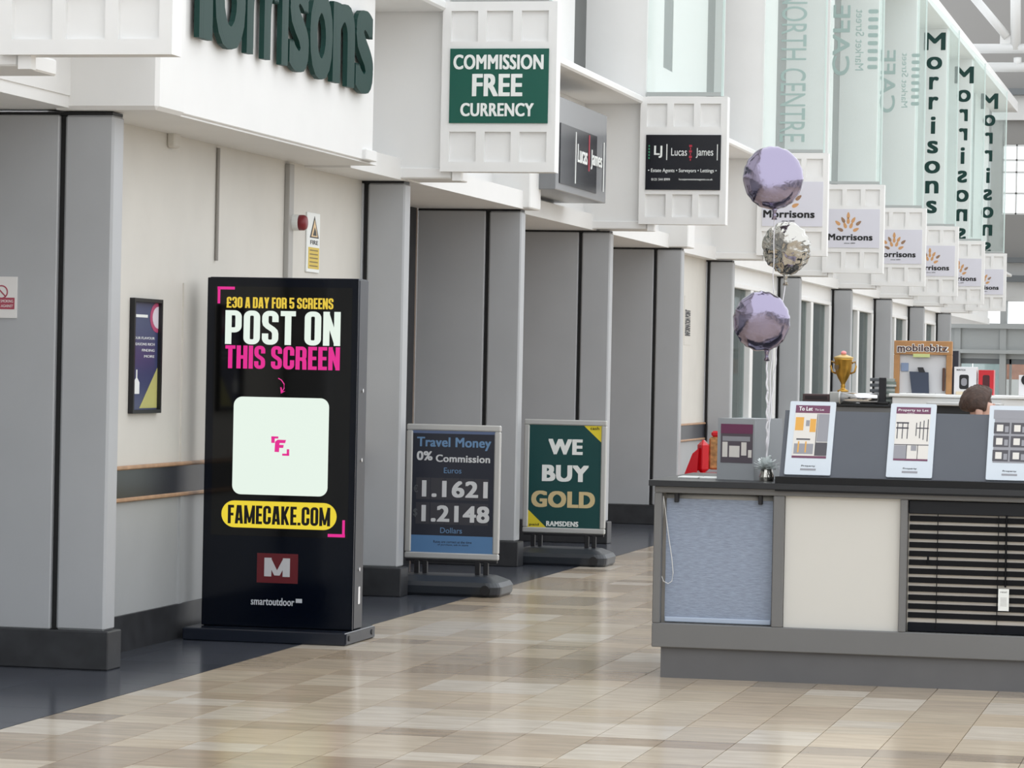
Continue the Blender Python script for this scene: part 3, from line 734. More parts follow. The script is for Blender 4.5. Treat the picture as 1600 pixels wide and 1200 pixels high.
E_W = mat('screen_white', (230, 243, 232), 0.3, emit=1.0); E_P = mat('screen_pink', (226, 38, 143), 0.3, emit=1.0); E_Y = mat('screen_yellow', (232, 208, 52), 0.3, emit=1.0)
E_K = mat('screen_ink', (10, 9, 8), 0.3)
poster_text('£30 A DAY FOR 5 SCREENS', mat('screen_gold', (228, 196, 62), .3, emit=1.0), scr, 354, 521, 465, 482, YS)
poster_text('POST ON', E_W, scr, 352, 532, 486, 539, YS)
poster_text('THIS SCREEN', E_P, scr, 352, 531, 541, 577, YS)
def scrbox(nm, m, u0, u1, v0, v1, dy=0.0, r=None):
    vm, um = (v0+v1)/2, (u0+u1)/2
    x0, x1 = PY(u0, vm, YS).x, PY(u1, vm, YS).x; zt_, zb_ = PY(um, v0, YS).z, PY(um, v1, YS).z
    rad = r*(x1-x0) if r else 0.0008
    if r and r > .4: rad = (zt_-zb_)/2*0.999
    return MB().prism([(x, YS-.0008-dy, z) for x, z in arc_round(x0, x1, zb_, zt_, rad, 8 if r else 1)], (0, .0008, 0)).build(nm, m, scr)
scrbox('code_panel', E_W, 364, 513, 621, 774, 0, .09)
scrbox('web_pill', E_Y, 346, 526, 784, 826, 0, .5)
poster_text('FAMECAKE.COM', E_K, scr, 356, 516, 791, 820, YS-.0009)
g = MB()
def L(u0, u1, v0, v1, dy=0):
    p_, q_ = PY(u0, v1, YS), PY(u1, v0, YS); g.box(p_.x, q_.x, YS-.001-dy, YS-dy, p_.z, q_.z)
L(340, 367, 448, 452); L(340, 344.5, 448, 474); g.build('corner_mark', E_P, scr); g = MB()
L(512, 539, 835, 839); L(534.5, 539, 813, 838); g.build('corner_mark', E_P, scr)
g = MB(); L(424, 429.5, 682, 692, .0009); L(424, 435, 682, 685, .0009); g.build('logo_bracket', E_P, scr); g = MB(); L(441, 452, 709, 712, .0009); L(448, 452, 702, 712, .0009)
g.build('logo_bracket', E_P, scr)
def sp(u, v, dy=.0018): q = PY(u, v, YS); return (q.x, YS-dy, q.z)
MB().prism([sp(u, v) for u, v in ((429, 706), (430, 690), (434, 687), (447, 687.5), (445.5, 692.5), (437, 692.3), (436.7, 695), (443.5, 695.2), (442.5, 700), (436.5, 699.8), (436, 706.5))], (0, .0008, 0)).build('logo_letter', E_P, scr)
g = MB().tube([sp(435, 591, .001), sp(440, 594, .001), sp(444, 600, .001), sp(444, 607, .001), sp(440, 613, .001)], .003, 6)
g.prism([sp(438, 605), sp(440, 605), sp(441.5, 611.5), (sp(446, 611)), sp(439, 615)], (0, .0008, 0)); g.build('curved_arrow', E_P, scr)
def gbox(nm, m, u0, u1, v0, v1, dy):
    p_, q_ = PY(u0, v1, TYF), PY(u1, v0, TYF); return MB().box(p_.x, q_.x, TYF-dy, TYF+.001, p_.z, q_.z).build(nm, m, tt)
gbox('logo_tile', mat('logo_red', (96, 24, 32), .3), 401, 466, 866, 910, .0012)
poster_text('M', mat('logo_white', (190, 190, 194), .3), tt, 413, 453, 872, 901, TYF-.0012)
textY('smartoutdoor', mat('logo_grey', (190, 194, 200), .3), tt, 392, 460, 934, 946, TYF-.0002, depth=.001, bold=.02)
gbox('logo_chip', MATS['logo_grey'], 462, 472, 936, 942, .001)

# ================================================================== PAVEMENT BOARDS
def aboard(Y, corners, base, label, fn):
    """corners TL TR BR BL of the frame, base (u left, u right, v)"""
    tl, tr_, br, bl = [PY(u, v, Y) for u, v in corners]
    x0, x1 = (tl.x+bl.x)/2, (tr_.x+br.x)/2; z0, z1 = (bl.z+br.z)/2, (tl.z+tr_.z)/2
    xc = (x0+x1)/2
    t = thing('pavement_sign', label, 'sign board', (xc, Y, 0), 'weighted pavement boards on the tiles')
    w = x1-x0; fw = .045
    f_ = MB()
    for a0, a1, b0, b1 in ((x0, x1, z0, z0+fw), (x0, x1, z1-fw, z1), (x0, x0+fw, z0+fw, z1-fw), (x1-fw, x1, z0+fw, z1-fw)): f_.bbox(a0, a1, Y, Y+.035, b0, b1, .008)
    f_.build('frame', M_ALU, t)
    MB().box(x0+.01, x1-.01, Y+.012, Y+.03, z0+.01, z1-.01).build('backing', M_STEEL, t)
    MB().bbox(x0+.01, x1-.01, Y+.004, Y+.034, z0-.02, z0, .004).build('bottom_bar', M_PRINTK, t)
    for xs in (x0+.12, x1-.12):
        for k in (-.03, .03): MB().bbox(xs+k-.017, xs+k+.017, Y, Y+.035, .13, z0-.01, .004).build('spring', M_PRINTK, t)
    # moulded tank base: chamfered, rounded ends
    bx0, bx1 = base; y0, y1 = Y-.24, Y+.28
    prof = [(0.0, .02), (.02, 0.005), (.07, .0), (.10, .02), (.135, .10), (.14, .14)]
    m_ = MB(); rings = []
    for z, ins in prof:
        pts = arc_round(bx0+ins, bx1-ins, y0+ins, y1-ins, max(.02, .09-ins*.3), 5)
        rings.append([(x, y_, z) for x, y_ in pts])
    n0 = 0; k = len(rings[0])
    for r_ in rings: m_.v += r_
    for a in range(len(rings)-1):
        for b_ in range(k): m_.f.append((a*k+b_, a*k+(b_+1) % k, (a+1)*k+(b_+1) % k, (a+1)*k+b_))
    m_.f.append(tuple(range(k))[::-1]); m_.f.append(tuple((len(rings)-1)*k+b_ for b_ in range(k)))
    m_.build('tank_base', M_RUBBER, t)
    for xs in (bx1-.1, ): MB().tube([(xs, y0-.012, .05), (xs, y0+.02, .05)], .035, 14).build('wheel', M_PRINTK, t)
    px0, px1, pz0, pz1 = x0+fw-.006, x1-fw+.006, z0+fw-.006, z1-fw+.006
    fn(t, px0, px1, pz0, pz1, Y+.010)
def travel(t, x0, x1, z0, z1, Y):
    w, h = x1-x0, z1-z0
    p = MB().box(x0, x1, Y, Y+.004, z0, z1).build('poster', mat('poster_slate', (42, 45, 56), .35), t)
    MB().box(x0, x1, Y-.0008, Y, z0, z0+.145*h).build('blue_band', mat('poster_band', (88, 128, 172), .4), p)
    MB().box(x0, x1, Y-.0008, Y, z1-.03*h, z1).build('top_band', mat('poster_band2', (92, 108, 142), .4), p)
    def T(b, a0, a1, c0, c1, m, bold=0): text(b, m, p, (x0+a0*w, Y, z0+c0*h), ((a1-a0)*w, 0, 0), (0, 0, (c1-c0)*h), .0012, bold)
    pb = mat('poster_blue_ink', (104, 140, 178), .4); pw = mat('poster_white_ink', (208, 210, 212), .4)
    T('Travel Money', .06, .95, .838, .94, pb, .03)
    T('0%', .06, .25, .75, .825, pw, .04); T('Commission', .29, .94, .74, .80, pw, .03)
    T('Euros', .39, .60, .65, .695, pb, .0); T('Dollars', .36, .62, .165, .21, pb, .0)
    cellm = mat('cell_grey', (62, 62, 68), .3)
    for c0, c1 in ((.435, .61), (.235, .41)):
        for q in range(5):
            MB().box(x0+(.06+.175*q)*w, x0+(.06+.175*q+.165)*w, Y-.0012, Y, z0+c0*h, z0+c1*h).build('digit_cell', cellm, p)
    pg = mat('poster_dim', (84, 88, 92), .4)
    def D(b, a0, a1, c0, c1, m, bold=0): text(b, m, p, (x0+a0*w, Y-.0012, z0+c0*h), ((a1-a0)*w, 0, 0), (0, 0, (c1-c0)*h), .0012, bold)
    D('1.1621', .13, .92, .455, .59, pw, .045); D('1.2148', .13, .945, .255, .39, pw, .045)
    D('€', .03, .08, .49, .55, pg, .02); D('$', .03, .08, .29, .36, pg, .02)
    T('Rates are correct at the time', .28, .74, .085, .105, M_PRINTK, .01); T('of purchase, ask in store', .33, .70, .06, .08, M_PRINTK, .01)
def gold(t, x0, x1, z0, z1, Y):
    w, h = x1-x0, z1-z0
    p = MB().box(x0, x1, Y, Y+.004, z0, z1).build('poster', mat('poster_green', (22, 70, 70), .35), t)
    yl = mat('poster_corner', (226, 206, 52), .4)
    MB().prism([(x1-.26*w, Y-.0008, z1), (x1, Y-.0008, z1), (x1, Y-.0008, z1-.17*h)], (0, .0008, 0)).build('yellow_corner', yl, p)
    MB().prism([(x0, Y-.0008, z0), (x0+.27*w, Y-.0008, z0), (x0, Y-.0008, z0+.18*h)], (0, .0008, 0)).build('yellow_corner', yl, p)
    def T(b, a0, a1, c0, c1, m, bold=0): text(b, m, p, (x0+a0*w, Y-.0008, z0+c0*h), ((a1-a0)*w, 0, 0), (0, 0, (c1-c0)*h), .0012, bold)
    T('WE', .27, .74, .71, .86, M_PRINTW, .06); T('BUY', .19, .83, .45, .61, M_PRINTW, .06)
    T('GOLD', .05, .92, .20, .36, mat('gold_ink', (208, 188, 142), .4), .06)
    T('RAMSDENS', .26, .70, .02, .07, M_PRINTW, .05)
    T('cash', .84, .96, .955, .985, M_PRINTK, .02); T('paid', .03, .16, .015, .045, M_PRINTK, .02)
aboard(21.85, ((638, 662), (784, 665), (777, 876), (629, 872)), (-5.775, -4.945), 'aluminium framed travel money exchange rate board on a dark weighted base', travel)
aboard(25.62, ((821, 655), (948, 657), (945, 835), (814, 832)), (-5.74, -4.93), 'aluminium framed green we buy gold board on a dark weighted base', gold)

# ================================================================== KIOSK
KY = 16.43
kx0, kx1 = -2.94, 1.0
kb = thing('kiosk_counter', 'long grey kiosk counter with dark top, blinds and a cream panel', 'counter', (-1, KY, 0))
MB().box(-2.895, kx1-.05, KY+.03, 17.75, 0, .16).build('plinth', mat('kiosk_base', (98, 98, 100), .5, noise=.03), kb)
MB().bbox(kx0, kx1, KY, KY+.06, .16, .285, .004).build('bottom_rail', M_KIOSK, kb)
MB().bbox(kx0, kx1, KY, KY+.06, .965, 1.0, .004).build('top_rail', M_KIOSK, kb)
ups = [(-2.94, -2.90), (-2.315, -2.258), (-1.660, -1.622), (-.96, -.91), (-.3, -.25), (.35, .4), (.95, 1.0)]
for a0, a1 in ups: MB().bbox(a0, a1, KY, KY+.06, .285, .965, .004).build('upright', M_KIOSK, kb)
MB().box(kx0, kx0+.03, KY+.06, 17.78, .16, 1.0).build('end_panel', M_KIOSK, kb)
MB().box(kx0+.03, kx1, KY+.10, KY+.12, .16, 1.0).build('back_panel', mat('kiosk_back', (200, 194, 186), .6), kb)
ct = MB().prism([(-2.965, KY-.035, 1.0), (kx1, KY-.035, 1.0), (kx1, KY+.55, 1.0), (-2.25, KY+.55, 1.0), (-2.25, 17.8, 1.0), (-2.965, 17.8, 1.0)], (0, 0, .03)).build('worktop', M_KTOP, kb)
# cream panels
for a0, a1 in ((-2.258, -1.660), (-.91, -.3), (-.25, .35), (.4, .95)):
    MB().box(a0+.002, a1-.002, KY+.035, KY+.05, .285, .965).build('cream_panel', mat('cream_board', (212, 210, 204), .5), kb)
# roller blind behind the first opening
rb = thing('roller_blind', 'blue grey textured roller blind with pull cord in the first kiosk opening', 'blind', (-2.6, KY+.06, .29))
M_FAB = mat('blind_fabric', (146, 157, 176), .8, noise=.16, nscale=4, stretch=(6, 6, 45), bump=.3, bscale=10)
MB().box(-2.885, -2.325, KY+.066, KY+.07, .30, .945).build('fabric', M_FAB, rb)
MB().bbox(-2.885, -2.325, KY+.058, KY+.074, .289, .315, .004).build('bottom_bar', mat('blind_bar', (178, 190, 208), .6), rb)
MB().tube([(-2.89, KY+.08, .945), (-2.32, KY+.08, .945)], .018, 12).build('tube', mat('blind_tube', (152, 152, 150), .5), rb, True)
for uu in (1058, 1189):
    q = PY(uu, 772, KY+.05); MB().bbox(q.x-.011, q.x+.011, KY+.03, KY+.06, .915, .965, .003).build('bracket', M_PRINTK, rb)
pts = [PY(u, v, KY+.05) for u, v in ((1037, 775), (1036, 800), (1034, 840), (1031, 875), (1032, 895), (1037, 908), (1044, 912), (1050, 908), (1052, 895), (1050, 872), (1046, 845), (1042, 815), (1039, 790), (1037, 775))]
MB().tube([(p_.x, KY+.045, p_.z) for p_ in pts], .0022, 6).build('pull_cord', mat('cord_white', (222, 222, 220), .5), rb)
# venetian blind
vb = thing('venetian_blind', 'dark slatted venetian blind filling the right kiosk opening', 'blind', (-1.3, KY+.05, .29))
M_SLAT = mat('slat_black', (8, 9, 14), .6, spec=.2)
MB().bbox(-1.62, -.962, KY+.03, KY+.075, .892, .962, .004).build('head_box', mat('valance', (22, 24, 29), .5, spec=.3), vb)
nsl = 12; pz = (.885-.345)/nsl
sm = MB().bbox(-1.615, -.965, -.002, .002, -.0145, .0145, .001).mesh('slat'); sm.materials.append(M_SLAT)
for k in range(nsl):
    o = link('slat', sm, None, vb, loc=(0, KY+.045, .890-pz*(k+.5)))
MB().bbox(-1.615, -.965, KY+.04, KY+.07, .288, .335, .003).build('bottom_slat', mat('slat_navy', (8, 11, 20), .6, spec=.2), vb)
MB().box(-1.62, -.96, KY+.056, KY+.062, .29, .965).build('backing', mat('blind_backing', (205, 198, 188), .7), vb)
for uu in (1464, 1559):
    q = PY(uu, 880, KY+.03); MB().box(q.x-.0022, q.x+.0022, KY+.034, KY+.038, .30, .9).build('ladder_cord', M_SLAT, vb)
for uu, v0, v1 in ((1573, 805, 918), (1450, 870, 880)):
    q = PY(uu, v0, KY+.03); q2 = PY(uu, v1, KY+.03); MB().tube([(q.x, KY+.032, q.z), (q.x, KY+.032, q2.z)], .005, 6).build('pull', M_SLAT, vb)
q0, q1 = PY(1560, 920, KY+.025), PY(1576, 955, KY+.025)
tg = thing('swing_tag', 'small white printed tag hanging on the dark venetian blind', 'tag', (q0.x, KY+.025, q1.z))
MB().box(q0.x, q1.x, KY+.025, KY+.0265, q1.z, q0.z).build('card', M_PRINTW, tg)
g = MB(); hz = q0.z-q1.z; wx = q1.x-q0.x
for q in range(7): g.box(q0.x+.2*wx, q1.x-.2*wx, KY+.0245, KY+.025, q1.z+(.22+.06*q)*hz, q1.z+(.235+.06*q)*hz)
g.build('small_print', mat('tag_ink', (150, 150, 150), .5), tg)
text('retail', M_PRINTK, tg, (q0.x+.2*wx, KY+.025, q1.z+.82*hz), (.6*wx, 0, 0), (0, 0, .08*hz), .0006)
# sloping display rack: dark ledge and slate back panels with property cards
rk = thing('display_rack', 'sloping slate grey display rack with dark ledge on the kiosk counter', 'display rack', (-1, KY+.1, 1.03))
MB().bbox(-2.305, kx1, KY-.02, KY+.12, 1.03, 1.066, .004).build('ledge', M_KTOP, rk)
MB().box(-2.305, kx1, KY-.03, KY-.02, .99, 1.066).build('ledge_front', mat('ledge_black', (14, 15, 18), .5, spec=.3), rk)
LEAN = math.radians(28)
def lean(x, s, d=0.0):
    """point on the leaning panel: s up the slope, d in front of it"""
    return Vector((x, KY+.06+s*math.sin(LEAN)-d*math.cos(LEAN), 1.066+s*math.cos(LEAN)+d*math.sin(LEAN)))
def slab(x0, x1, s0, s1, d0, d1):
    return MB().prism([lean(x0, s0, d0), lean(x1, s0, d0), lean(x1, s1, d0), lean(x0, s1, d0)], lean(0, 0, d1)-lean(0, 0, d0))
slab(-2.295, kx1, 0.0, .385, -.02, 0).build('back_panel', mat('rack_slate', (80, 84, 92), .5, noise=.02), rk)
MB().prism([lean(-2.295, 0, -.02), lean(-2.295, .385, -.02), Vector((-2.295, KY+.42, 1.03)), Vector((-2.295, KY+.15, 1.03))], (.015, 0, 0)).build('side_cheek', M_KIOSK, rk)
CL = ['white framed property card with the orange door room picture, left on rack', 'white framed property card with the window sketch picture, middle on rack', 'white framed property card with grey kitchen pictures at right frame edge',
      'white framed property card outside the photograph right edge']
for i, (u0, u1) in enumerate(((1225, 1297), (1384, 1456), (1540, 1612))):
    x0 = PY(u0, 742, KY+.05).x; x1 = PY(u1, 744, KY+.05).x; w = x1-x0; H = .428
    c = thing('property_card', CL[i], 'display card', (x0+w/2, KY+.05, 1.066), 'property cards on the display rack')
    pts = [(x, s) for x, s in arc_round(x0, x1, .004, .004+H, .008, 3)]
    MB().prism([lean(x, s, .001) for x, s in pts], lean(0, 0, .014)-lean(0, 0, .001)).build('holder', mat('acrylic_white', (200, 208, 216), .3), c)
    D = .0142
    def S(nm, m, a0, a1, b0, b1, dd=0): return slab(x0+a0*w, x0+a1*w, .004+b0*H, .004+b1*H, D+dd, D+dd+.0008).build(nm, m, c)
    def TL(b, m, a0, a1, b0, b1, bold=0.0, dd=.001):
        p_ = lean(x0+a0*w, .004+b0*H, D+dd); return text(b, m, c, p_, (((a1-a0)*w), 0, 0), lean(0, (b1-b0)*H)-lean(0, 0), .0006, bold)
    mar = mat('card_maroon', (104, 52, 82), .4); pho = mat('photo_pale', (214, 210, 204), .5); phd = mat('photo_dark', (72, 70, 76), .5)
    org = mat('photo_orange', (216, 160, 70), .5); phg = mat('photo_grey', (142, 142, 148), .5)
    S('photo', pho if i < 2 else phg, .13, .88, .23, .93)
    if i == 0:
        S('header', mar, .13, .88, .84, .945, .0004); S('footer', mar, .13, .88, .225, .255, .0004)
        S('door_print', org, .15, .33, .60, .78, .0006); S('door_print', org, .47, .60, .58, .76, .0006)
        S('room_print', phg, .64, .88, .45, .83, .0006); S('room_print', phd, .62, .88, .26, .44, .0006); S('rule', phd, .615, .63, .26, .83, .0008)
        S('table_print', phd, .2, .5, .47, .49, .0006); S('table_print', phg, .16, .58, .28, .42, .0006); S('chair_print', org, .24, .27, .3, .45, .0008); S('chair_print', org, .4, .43, .3, .45, .0008)
        S('wall_clock', phg, .38, .46, .66, .74, .0007)
        TL('To Let', M_PRINTW, .2, .5, .87, .925, .02); TL('To Let', M_PRINTW, .55, .75, .875, .9)
    elif i == 1:
        S('header', mar, .13, .88, .86, .95, .0004); S('footer', mar, .13, .88, .225, .25, .0004)
        for q in (.17, .28, .39): S('window_bar', phd, q, q+.02, .52, .74, .0006)
        S('window_bar', phd, .15, .42, .725, .745, .0006); S('window_bar', phd, .15, .42, .655, .675, .0006)
        for q, z in ((.58, .56), (.66, .53), (.74, .51), (.83, .49)): S('window_bar', phd, q, q+.02, z, .74+(q-.58)*.2, .0006)
        S('window_bar', phd, .58, .86, .66, .675, .0006)
        S('room_print', phg, .13, .4, .25, .43, .0006); S('room_print', phd, .4, .415, .25, .44, .0007); S('room_print', phd, .64, .655, .25, .44, .0007); S('room_print', phg, .5, .62, .36, .43, .0007); S('rule', phd, .13, .88, .435, .445, .0008)
        TL('Property to Let', M_PRINTW, .17, .83, .885, .925, .01); TL('enquire', M_PRINTW, .37, .52, .86, .875)
    else:
        S('header', phg, .1, .95, .82, .94, .0004)
        for a0, b0 in ((.12, .62), (.5, .62), (.12, .44), (.5, .44), (.12, .25), (.5, .25)):
            S('kitchen_print', phd, a0, a0+.34, b0, b0+.15, .0006); S('kitchen_print', pho, a0+.06, a0+.2, b0+.03, b0+.12, .0008); S('kitchen_print', phg, a0+.24, a0+.32, b0+.02, b0+.1, .0008)
    TL('Property', M_PRINTK, .36, .66, .105, .13, .01); S('small_print', phg, .34, .68, .06, .085)
# leaflet box on the counter
bx = thing('leaflet_box', 'grey box with a maroon topped flat picture standing on the counter corner', 'display box', (-2.58, 16.95, 1.03))
rot = Matrix.Rotation(math.radians(-16), 3, 'Z'); oc = Vector((-2.672, 16.80, 1.03))
def BP(x, y, z): return oc + rot @ Vector((x, y, z))
def bslab(x0, x1, z0, z1, d0, d1): return MB().prism([BP(x0, -d0, z0), BP(x1, -d0, z0), BP(x1, -d0, z1), BP(x0, -d0, z1)], BP(0, -d1, 0)-BP(0, -d0, 0))
m_ = MB().prism([BP(0, 0, 0), BP(.215, 0, 0), BP(.215, .36, 0), BP(0, .36, 0)], (0, 0, .325)); m_.build('box', mat('box_grey', (146, 150, 154), .5), bx)
bslab(.02, .205, .09, .295, 0, .002).build('picture', mat('picture_dark', (84, 76, 84), .4), bx)
bslab(.02, .205, .245, .295, .002, .003).build('header', mat('card_maroon', (104, 52, 82), .4), bx)
for a0, a1, b0, b1 in ((.03, .06, .12, .2), (.07, .13, .12, .18), (.14, .17, .13, .2), (.18, .2, .12, .16)): bslab(a0, a1, b0, b1, .002, .0028).build('picture_detail', mat('photo_pale', (214, 210, 204), .5), bx)
bslab(.03, .19, .205, .23, .002, .0028).build('picture_detail', mat('photo_grey', (142, 142, 148), .5), bx)
# leaflets on the counter
for i, (u0, v0) in enumerate(((1062, 746), (1096, 747))):
    q = PZ(u0, v0, 1.031); o = MB().bbox(q.x, q.x+.11, q.y-.06, q.y+.1, 1.031, 1.038, .001).build('leaflet_stack', M_PRINTW)
    tag(o, ('left' if i == 0 else 'right') + ' of two low white leaflet stacks on the counter corner', 'leaflets', 'leaflets on the counter')

# ================================================================== BALLOONS
def balloon(c, R, label, m, crinkle, seed, tilt):
    t = thing('foil_balloon', label, 'balloon', c, 'foil balloons tied above the kiosk')
    rnd = random.Random(seed); m_ = MB(); su, sv = 96, 44
    ph0 = [rnd.uniform(0, 6.28) for _ in range(4)]
    # disc axis along -Y; profile superellipse thickness
    for i in range(sv+1):
        a = PI*i/sv; rr_ = math.sin(a)**0.72; hh_ = math.cos(a)*0.62
        for k in range(su):
            th = 2*PI*k/su
            edge = math.sin(a)**6
            wob = 1 - crinkle*edge*(0.5+0.5*math.sin(th*17+ph0[0]+math.sin(th*5+ph0[1])*1.5)) - 0.02*crinkle*8*math.sin(th*3+ph0[2])
            puck = crinkle*0.5*math.sin(a)**3*math.sin(th*17+ph0[0])*(1 if i < sv/2 else -1)
            x, z, yv = R*rr_*wob*math.cos(th), R*rr_*wob*math.sin(th)*1.06, R*(-hh_ - puck*0.25)
            m_.v.append((x, yv, z))
    for i in range(sv):
        for k in range(su):
            a0 = i*su+k; a1 = i*su+(k+1) % su; m_.f.append((a0, a1, a1+su, a0+su))
    from mathutils import noise as NZ
    me = m_.mesh('envelope')
    amp, fr_ = (.020, 15.0) if crinkle > .05 else (.0035, 9.0)
    for v in me.vertices:
        q = v.co*fr_ + Vector((seed*7.3, 0, 0))
        d_ = abs(NZ.noise(q)) + .5*abs(NZ.noise(q*2.1))
        v.co = v.co*(1 - amp/R*d_) if crinkle > .05 else v.co*(1 - amp/R*abs(NZ.noise(Vector((q.x*1.5, q.y, q.z*.5)))))
    rot_ = Matrix.Rotation(tilt[0], 3, 'Z') @ Matrix.Rotation(tilt[1], 3, 'X') @ Matrix.Rotation(tilt[2], 3, 'Y')
    for v in me.vertices: v.co = rot_ @ v.co + Vector(c)
    o = link('envelope', me, m, t, True)
    q = Vector(c) + rot_ @ Vector((0, 0, -R*1.04))
    MB().tube([q+Vector((0, 0, .02)), q-Vector((0, 0, .012)), q-Vector((0, 0, .03)), q-Vector((0, 0, .055))], [.022, .012, .008, .016], 10).build('neck', m, t, True)
    return q-Vector((0, 0, .04))
def foil(name, rgb, rough, bump, scale):
    m = mat(name, rgb, rough, metal=1.0, bump=bump, bscale=scale); return m
F_P = foil('foil_lilac', (148, 141, 163), .15, .5, 6); F_S = foil('foil_silver', (184, 182, 176), .12, .4, 9)
for nn in F_S.node_tree.nodes:
    if nn.type == 'BUMP': nn.inputs['Distance'].default_value = 0.035
for nn in F_P.node_tree.nodes:
    if nn.type == 'BUMP': nn.inputs['Distance'].default_value = 0.02
BY = 16.95
wt = PZ(1206, 752, 1.031); wt = Vector((-2.395, 16.72, 1.031))
n1 = balloon(PY(1208, 278, BY), .163, 'topmost lilac foil balloon', F_P, .022, 1, (.25, -.12, -.05))
n3 = balloon(PY(1190, 502, BY-.12), .154, 'lowest lilac foil balloon', F_P, .03, 2, (.3, .15, -.22))
n2 = balloon(PY(1229, 388, BY+.12), .142, 'crinkled silver foil balloon between the two lilac ones', F_S, .06, 3, (-.2, .25, .1))
for (a, lab, uu) in ((n1, 'ribbon from the topmost lilac balloon down to the tinsel weight', 1212), (n2, 'curled ribbon from the silver balloon down to the tinsel weight', 1216), (n3, 'ribbon from the lowest lilac balloon down to the tinsel weight', 1203)):
    top = Vector(a); end = wt + Vector((0, 0, .08)); path = []
    for k in range(41):
        f_ = k/40; p_ = top.lerp(end, f_); wv = math.sin(f_*PI)
        p_ += Vector((math.sin(f_*46)*.004*wv - .012*wv*(1 if a is n2 else 0), .05*wv*(1 if a is n1 else .3), 0)); path.append(p_)
    o = MB().tube(path, .003 if a is not n3 else .0055, 5).build('balloon_ribbon', mat('ribbon', (214, 212, 216), .3, metal=.3)); tag(o, lab, 'ribbon', 'balloon ribbons')
twt = thing('balloon_weight', 'silver tinsel balloon weight standing on the counter', 'weight', wt)
MB().lathe([(.038, 0), (.04, .02), (.03, .06), (.012, .09), (.004, .1)], 14, wt).build('weight', F_S, twt)
tn = MB(); r4 = random.Random(9)
for k in range(110):
    a = r4.uniform(0, 2*PI); e = r4.uniform(.1, 1.3); L_ = r4.uniform(.05, .085); b0 = wt+Vector((0, 0, .065)); d_ = Vector((math.cos(a)*math.cos(e), math.sin(a)*math.cos(e), math.sin(e)))
    s_ = Vector((-math.sin(a), math.cos(a), 0))*.008
    tn.prism([b0-s_, b0+s_, b0+s_+d_*L_-Vector((0, 0, .01)), b0-s_+d_*L_-Vector((0, 0, .01))], d_.cross(s_).normalized()*.0006)
tn.build('tinsel', mat('tinsel', (226, 232, 232), .35, metal=.15), twt)

# ================================================================== BACK OF THE KIOSK
BKY = 20.0
bk = thing('back_counter', 'white raised back counter of the kiosk behind the person', 'counter', (-1, BKY, 0))
bz = 1.487
cx0 = PY(1250, 620, BKY).x
MB().bbox(PY(1394, 620, BKY).x, .9, BKY, BKY+.6, 0, bz-.02, .005).build('carcass', mat('counter_white', (232, 232, 230), .4), bk)
MB().bbox(PY(1394, 620, BKY).x-.02, .92, BKY-.02, BKY+.62, bz-.02, bz, .004).build('shelf_top', mat('counter_white', (232, 232, 230), .4), bk)
for uu in (1538, 1640): q = PY(uu, 630, BKY).x; MB().box(q, q+.006, BKY-.002, BKY, .1, bz-.03).build('panel_joint', mat('joint_grey', (170, 170, 170), .5), bk)
sx0 = PY(1248, 630, BKY).x; sx1 = PY(1392, 630, BKY).x
bs = thing('back_shelf_unit', 'grey shelf unit behind the rack carrying the trophy and trays', 'shelf', ((sx0+sx1)/2, BKY, 0))
MB().bbox(sx0, sx1, BKY, BKY+.5, 0, 1.40, .005).build('carcass', M_KIOSK, bs)
MB().bbox(sx0-.01, sx1, BKY-.02, BKY+.5, 1.40, 1.42, .004).build('shelf_top', M_KTOP, bs)
# cork board frame
YB_ = BKY+.12
a, b = PY(1398, 532, YB_), PY(1487, 616, YB_)
mbz = thing('display_board', 'brown wooden frame headed with mobilebitz lettering on the back counter', 'display frame', ((a.x+b.x)/2, YB_, bz))
x0, x1, z0, z1 = a.x, b.x, bz, a.z; w, h = x1-x0, z1-z0
M_BR = mat('frame_brown', (176, 130, 84), .6, noise=.12, nscale=14)
fr = MB()
for q in ((x0, x1, z0+.74*h, z1), (x0, x0+.10*w, z0, z0+.74*h), (x1-.10*w, x1, z0, z0+.74*h)): fr.bbox(q[0], q[1], YB_-.03, YB_+.02, q[2], q[3], .003)
fr.build('frame', M_BR, mbz)
MB().box(x0+.08*w, x1-.08*w, YB_-.005, YB_+.01, z0+.004, z0+.74*h).build('back_board', mat('board_pale', (206, 206, 208), .5), mbz)
text('m', M_PRINTW, mbz, (x0+.05*w, YB_-.030, z0+.77*h), (.15*w, 0, 0), (0, 0, .13*h), .002, .06); text('m', mat('sign_brown_ink', (74, 42, 40), .5), mbz, (x0+.06*w, YB_-.032, z0+.78*h), (.13*w, 0, 0), (0, 0, .11*h), .002, .02)
text('obilebitz', M_PRINTW, mbz, (x0+.19*w, YB_-.030, z0+.79*h), (.75*w, 0, 0), (0, 0, .155*h), .002, .07); text('obilebitz', MATS['sign_brown_ink'], mbz, (x0+.20*w, YB_-.032, z0+.80*h), (.72*w, 0, 0), (0, 0, .135*h), .002, .02)
MB().bbox(x0+.33*w, x0+.62*w, YB_-.034, YB_-.03, z0+.69*h, z0+.755*h, .001).build('label_plate', mat('label_green', (196, 206, 140), .5), mbz)
xa, xb = x0+.27*w, x0+.62*w
tb = thing('tablet', 'dark navy tablet case propped inside the brown frame', 'tablet', ((xa+xb)/2, YB_-.02, bz))
MB().prism([(xa+.02, YB_-.03, z0+.004), (xb, YB_-.03, z0+.004), (xb-.008, YB_-.012, z0+.41*h), (xa, YB_-.012, z0+.42*h)], (0, -.012, 0)).build('case', mat('tablet_navy', (44, 54, 74), .4), tb)
MB().prism([(xa+.06, YB_-.02, z0+.405*h), (xa+.10, YB_-.02, z0+.405*h), (xa+.085, YB_-.016, z0+.50*h), (xa+.05, YB_-.016, z0+.50*h)], (0, -.006, 0)).build('clip', M_PRINTK, tb)
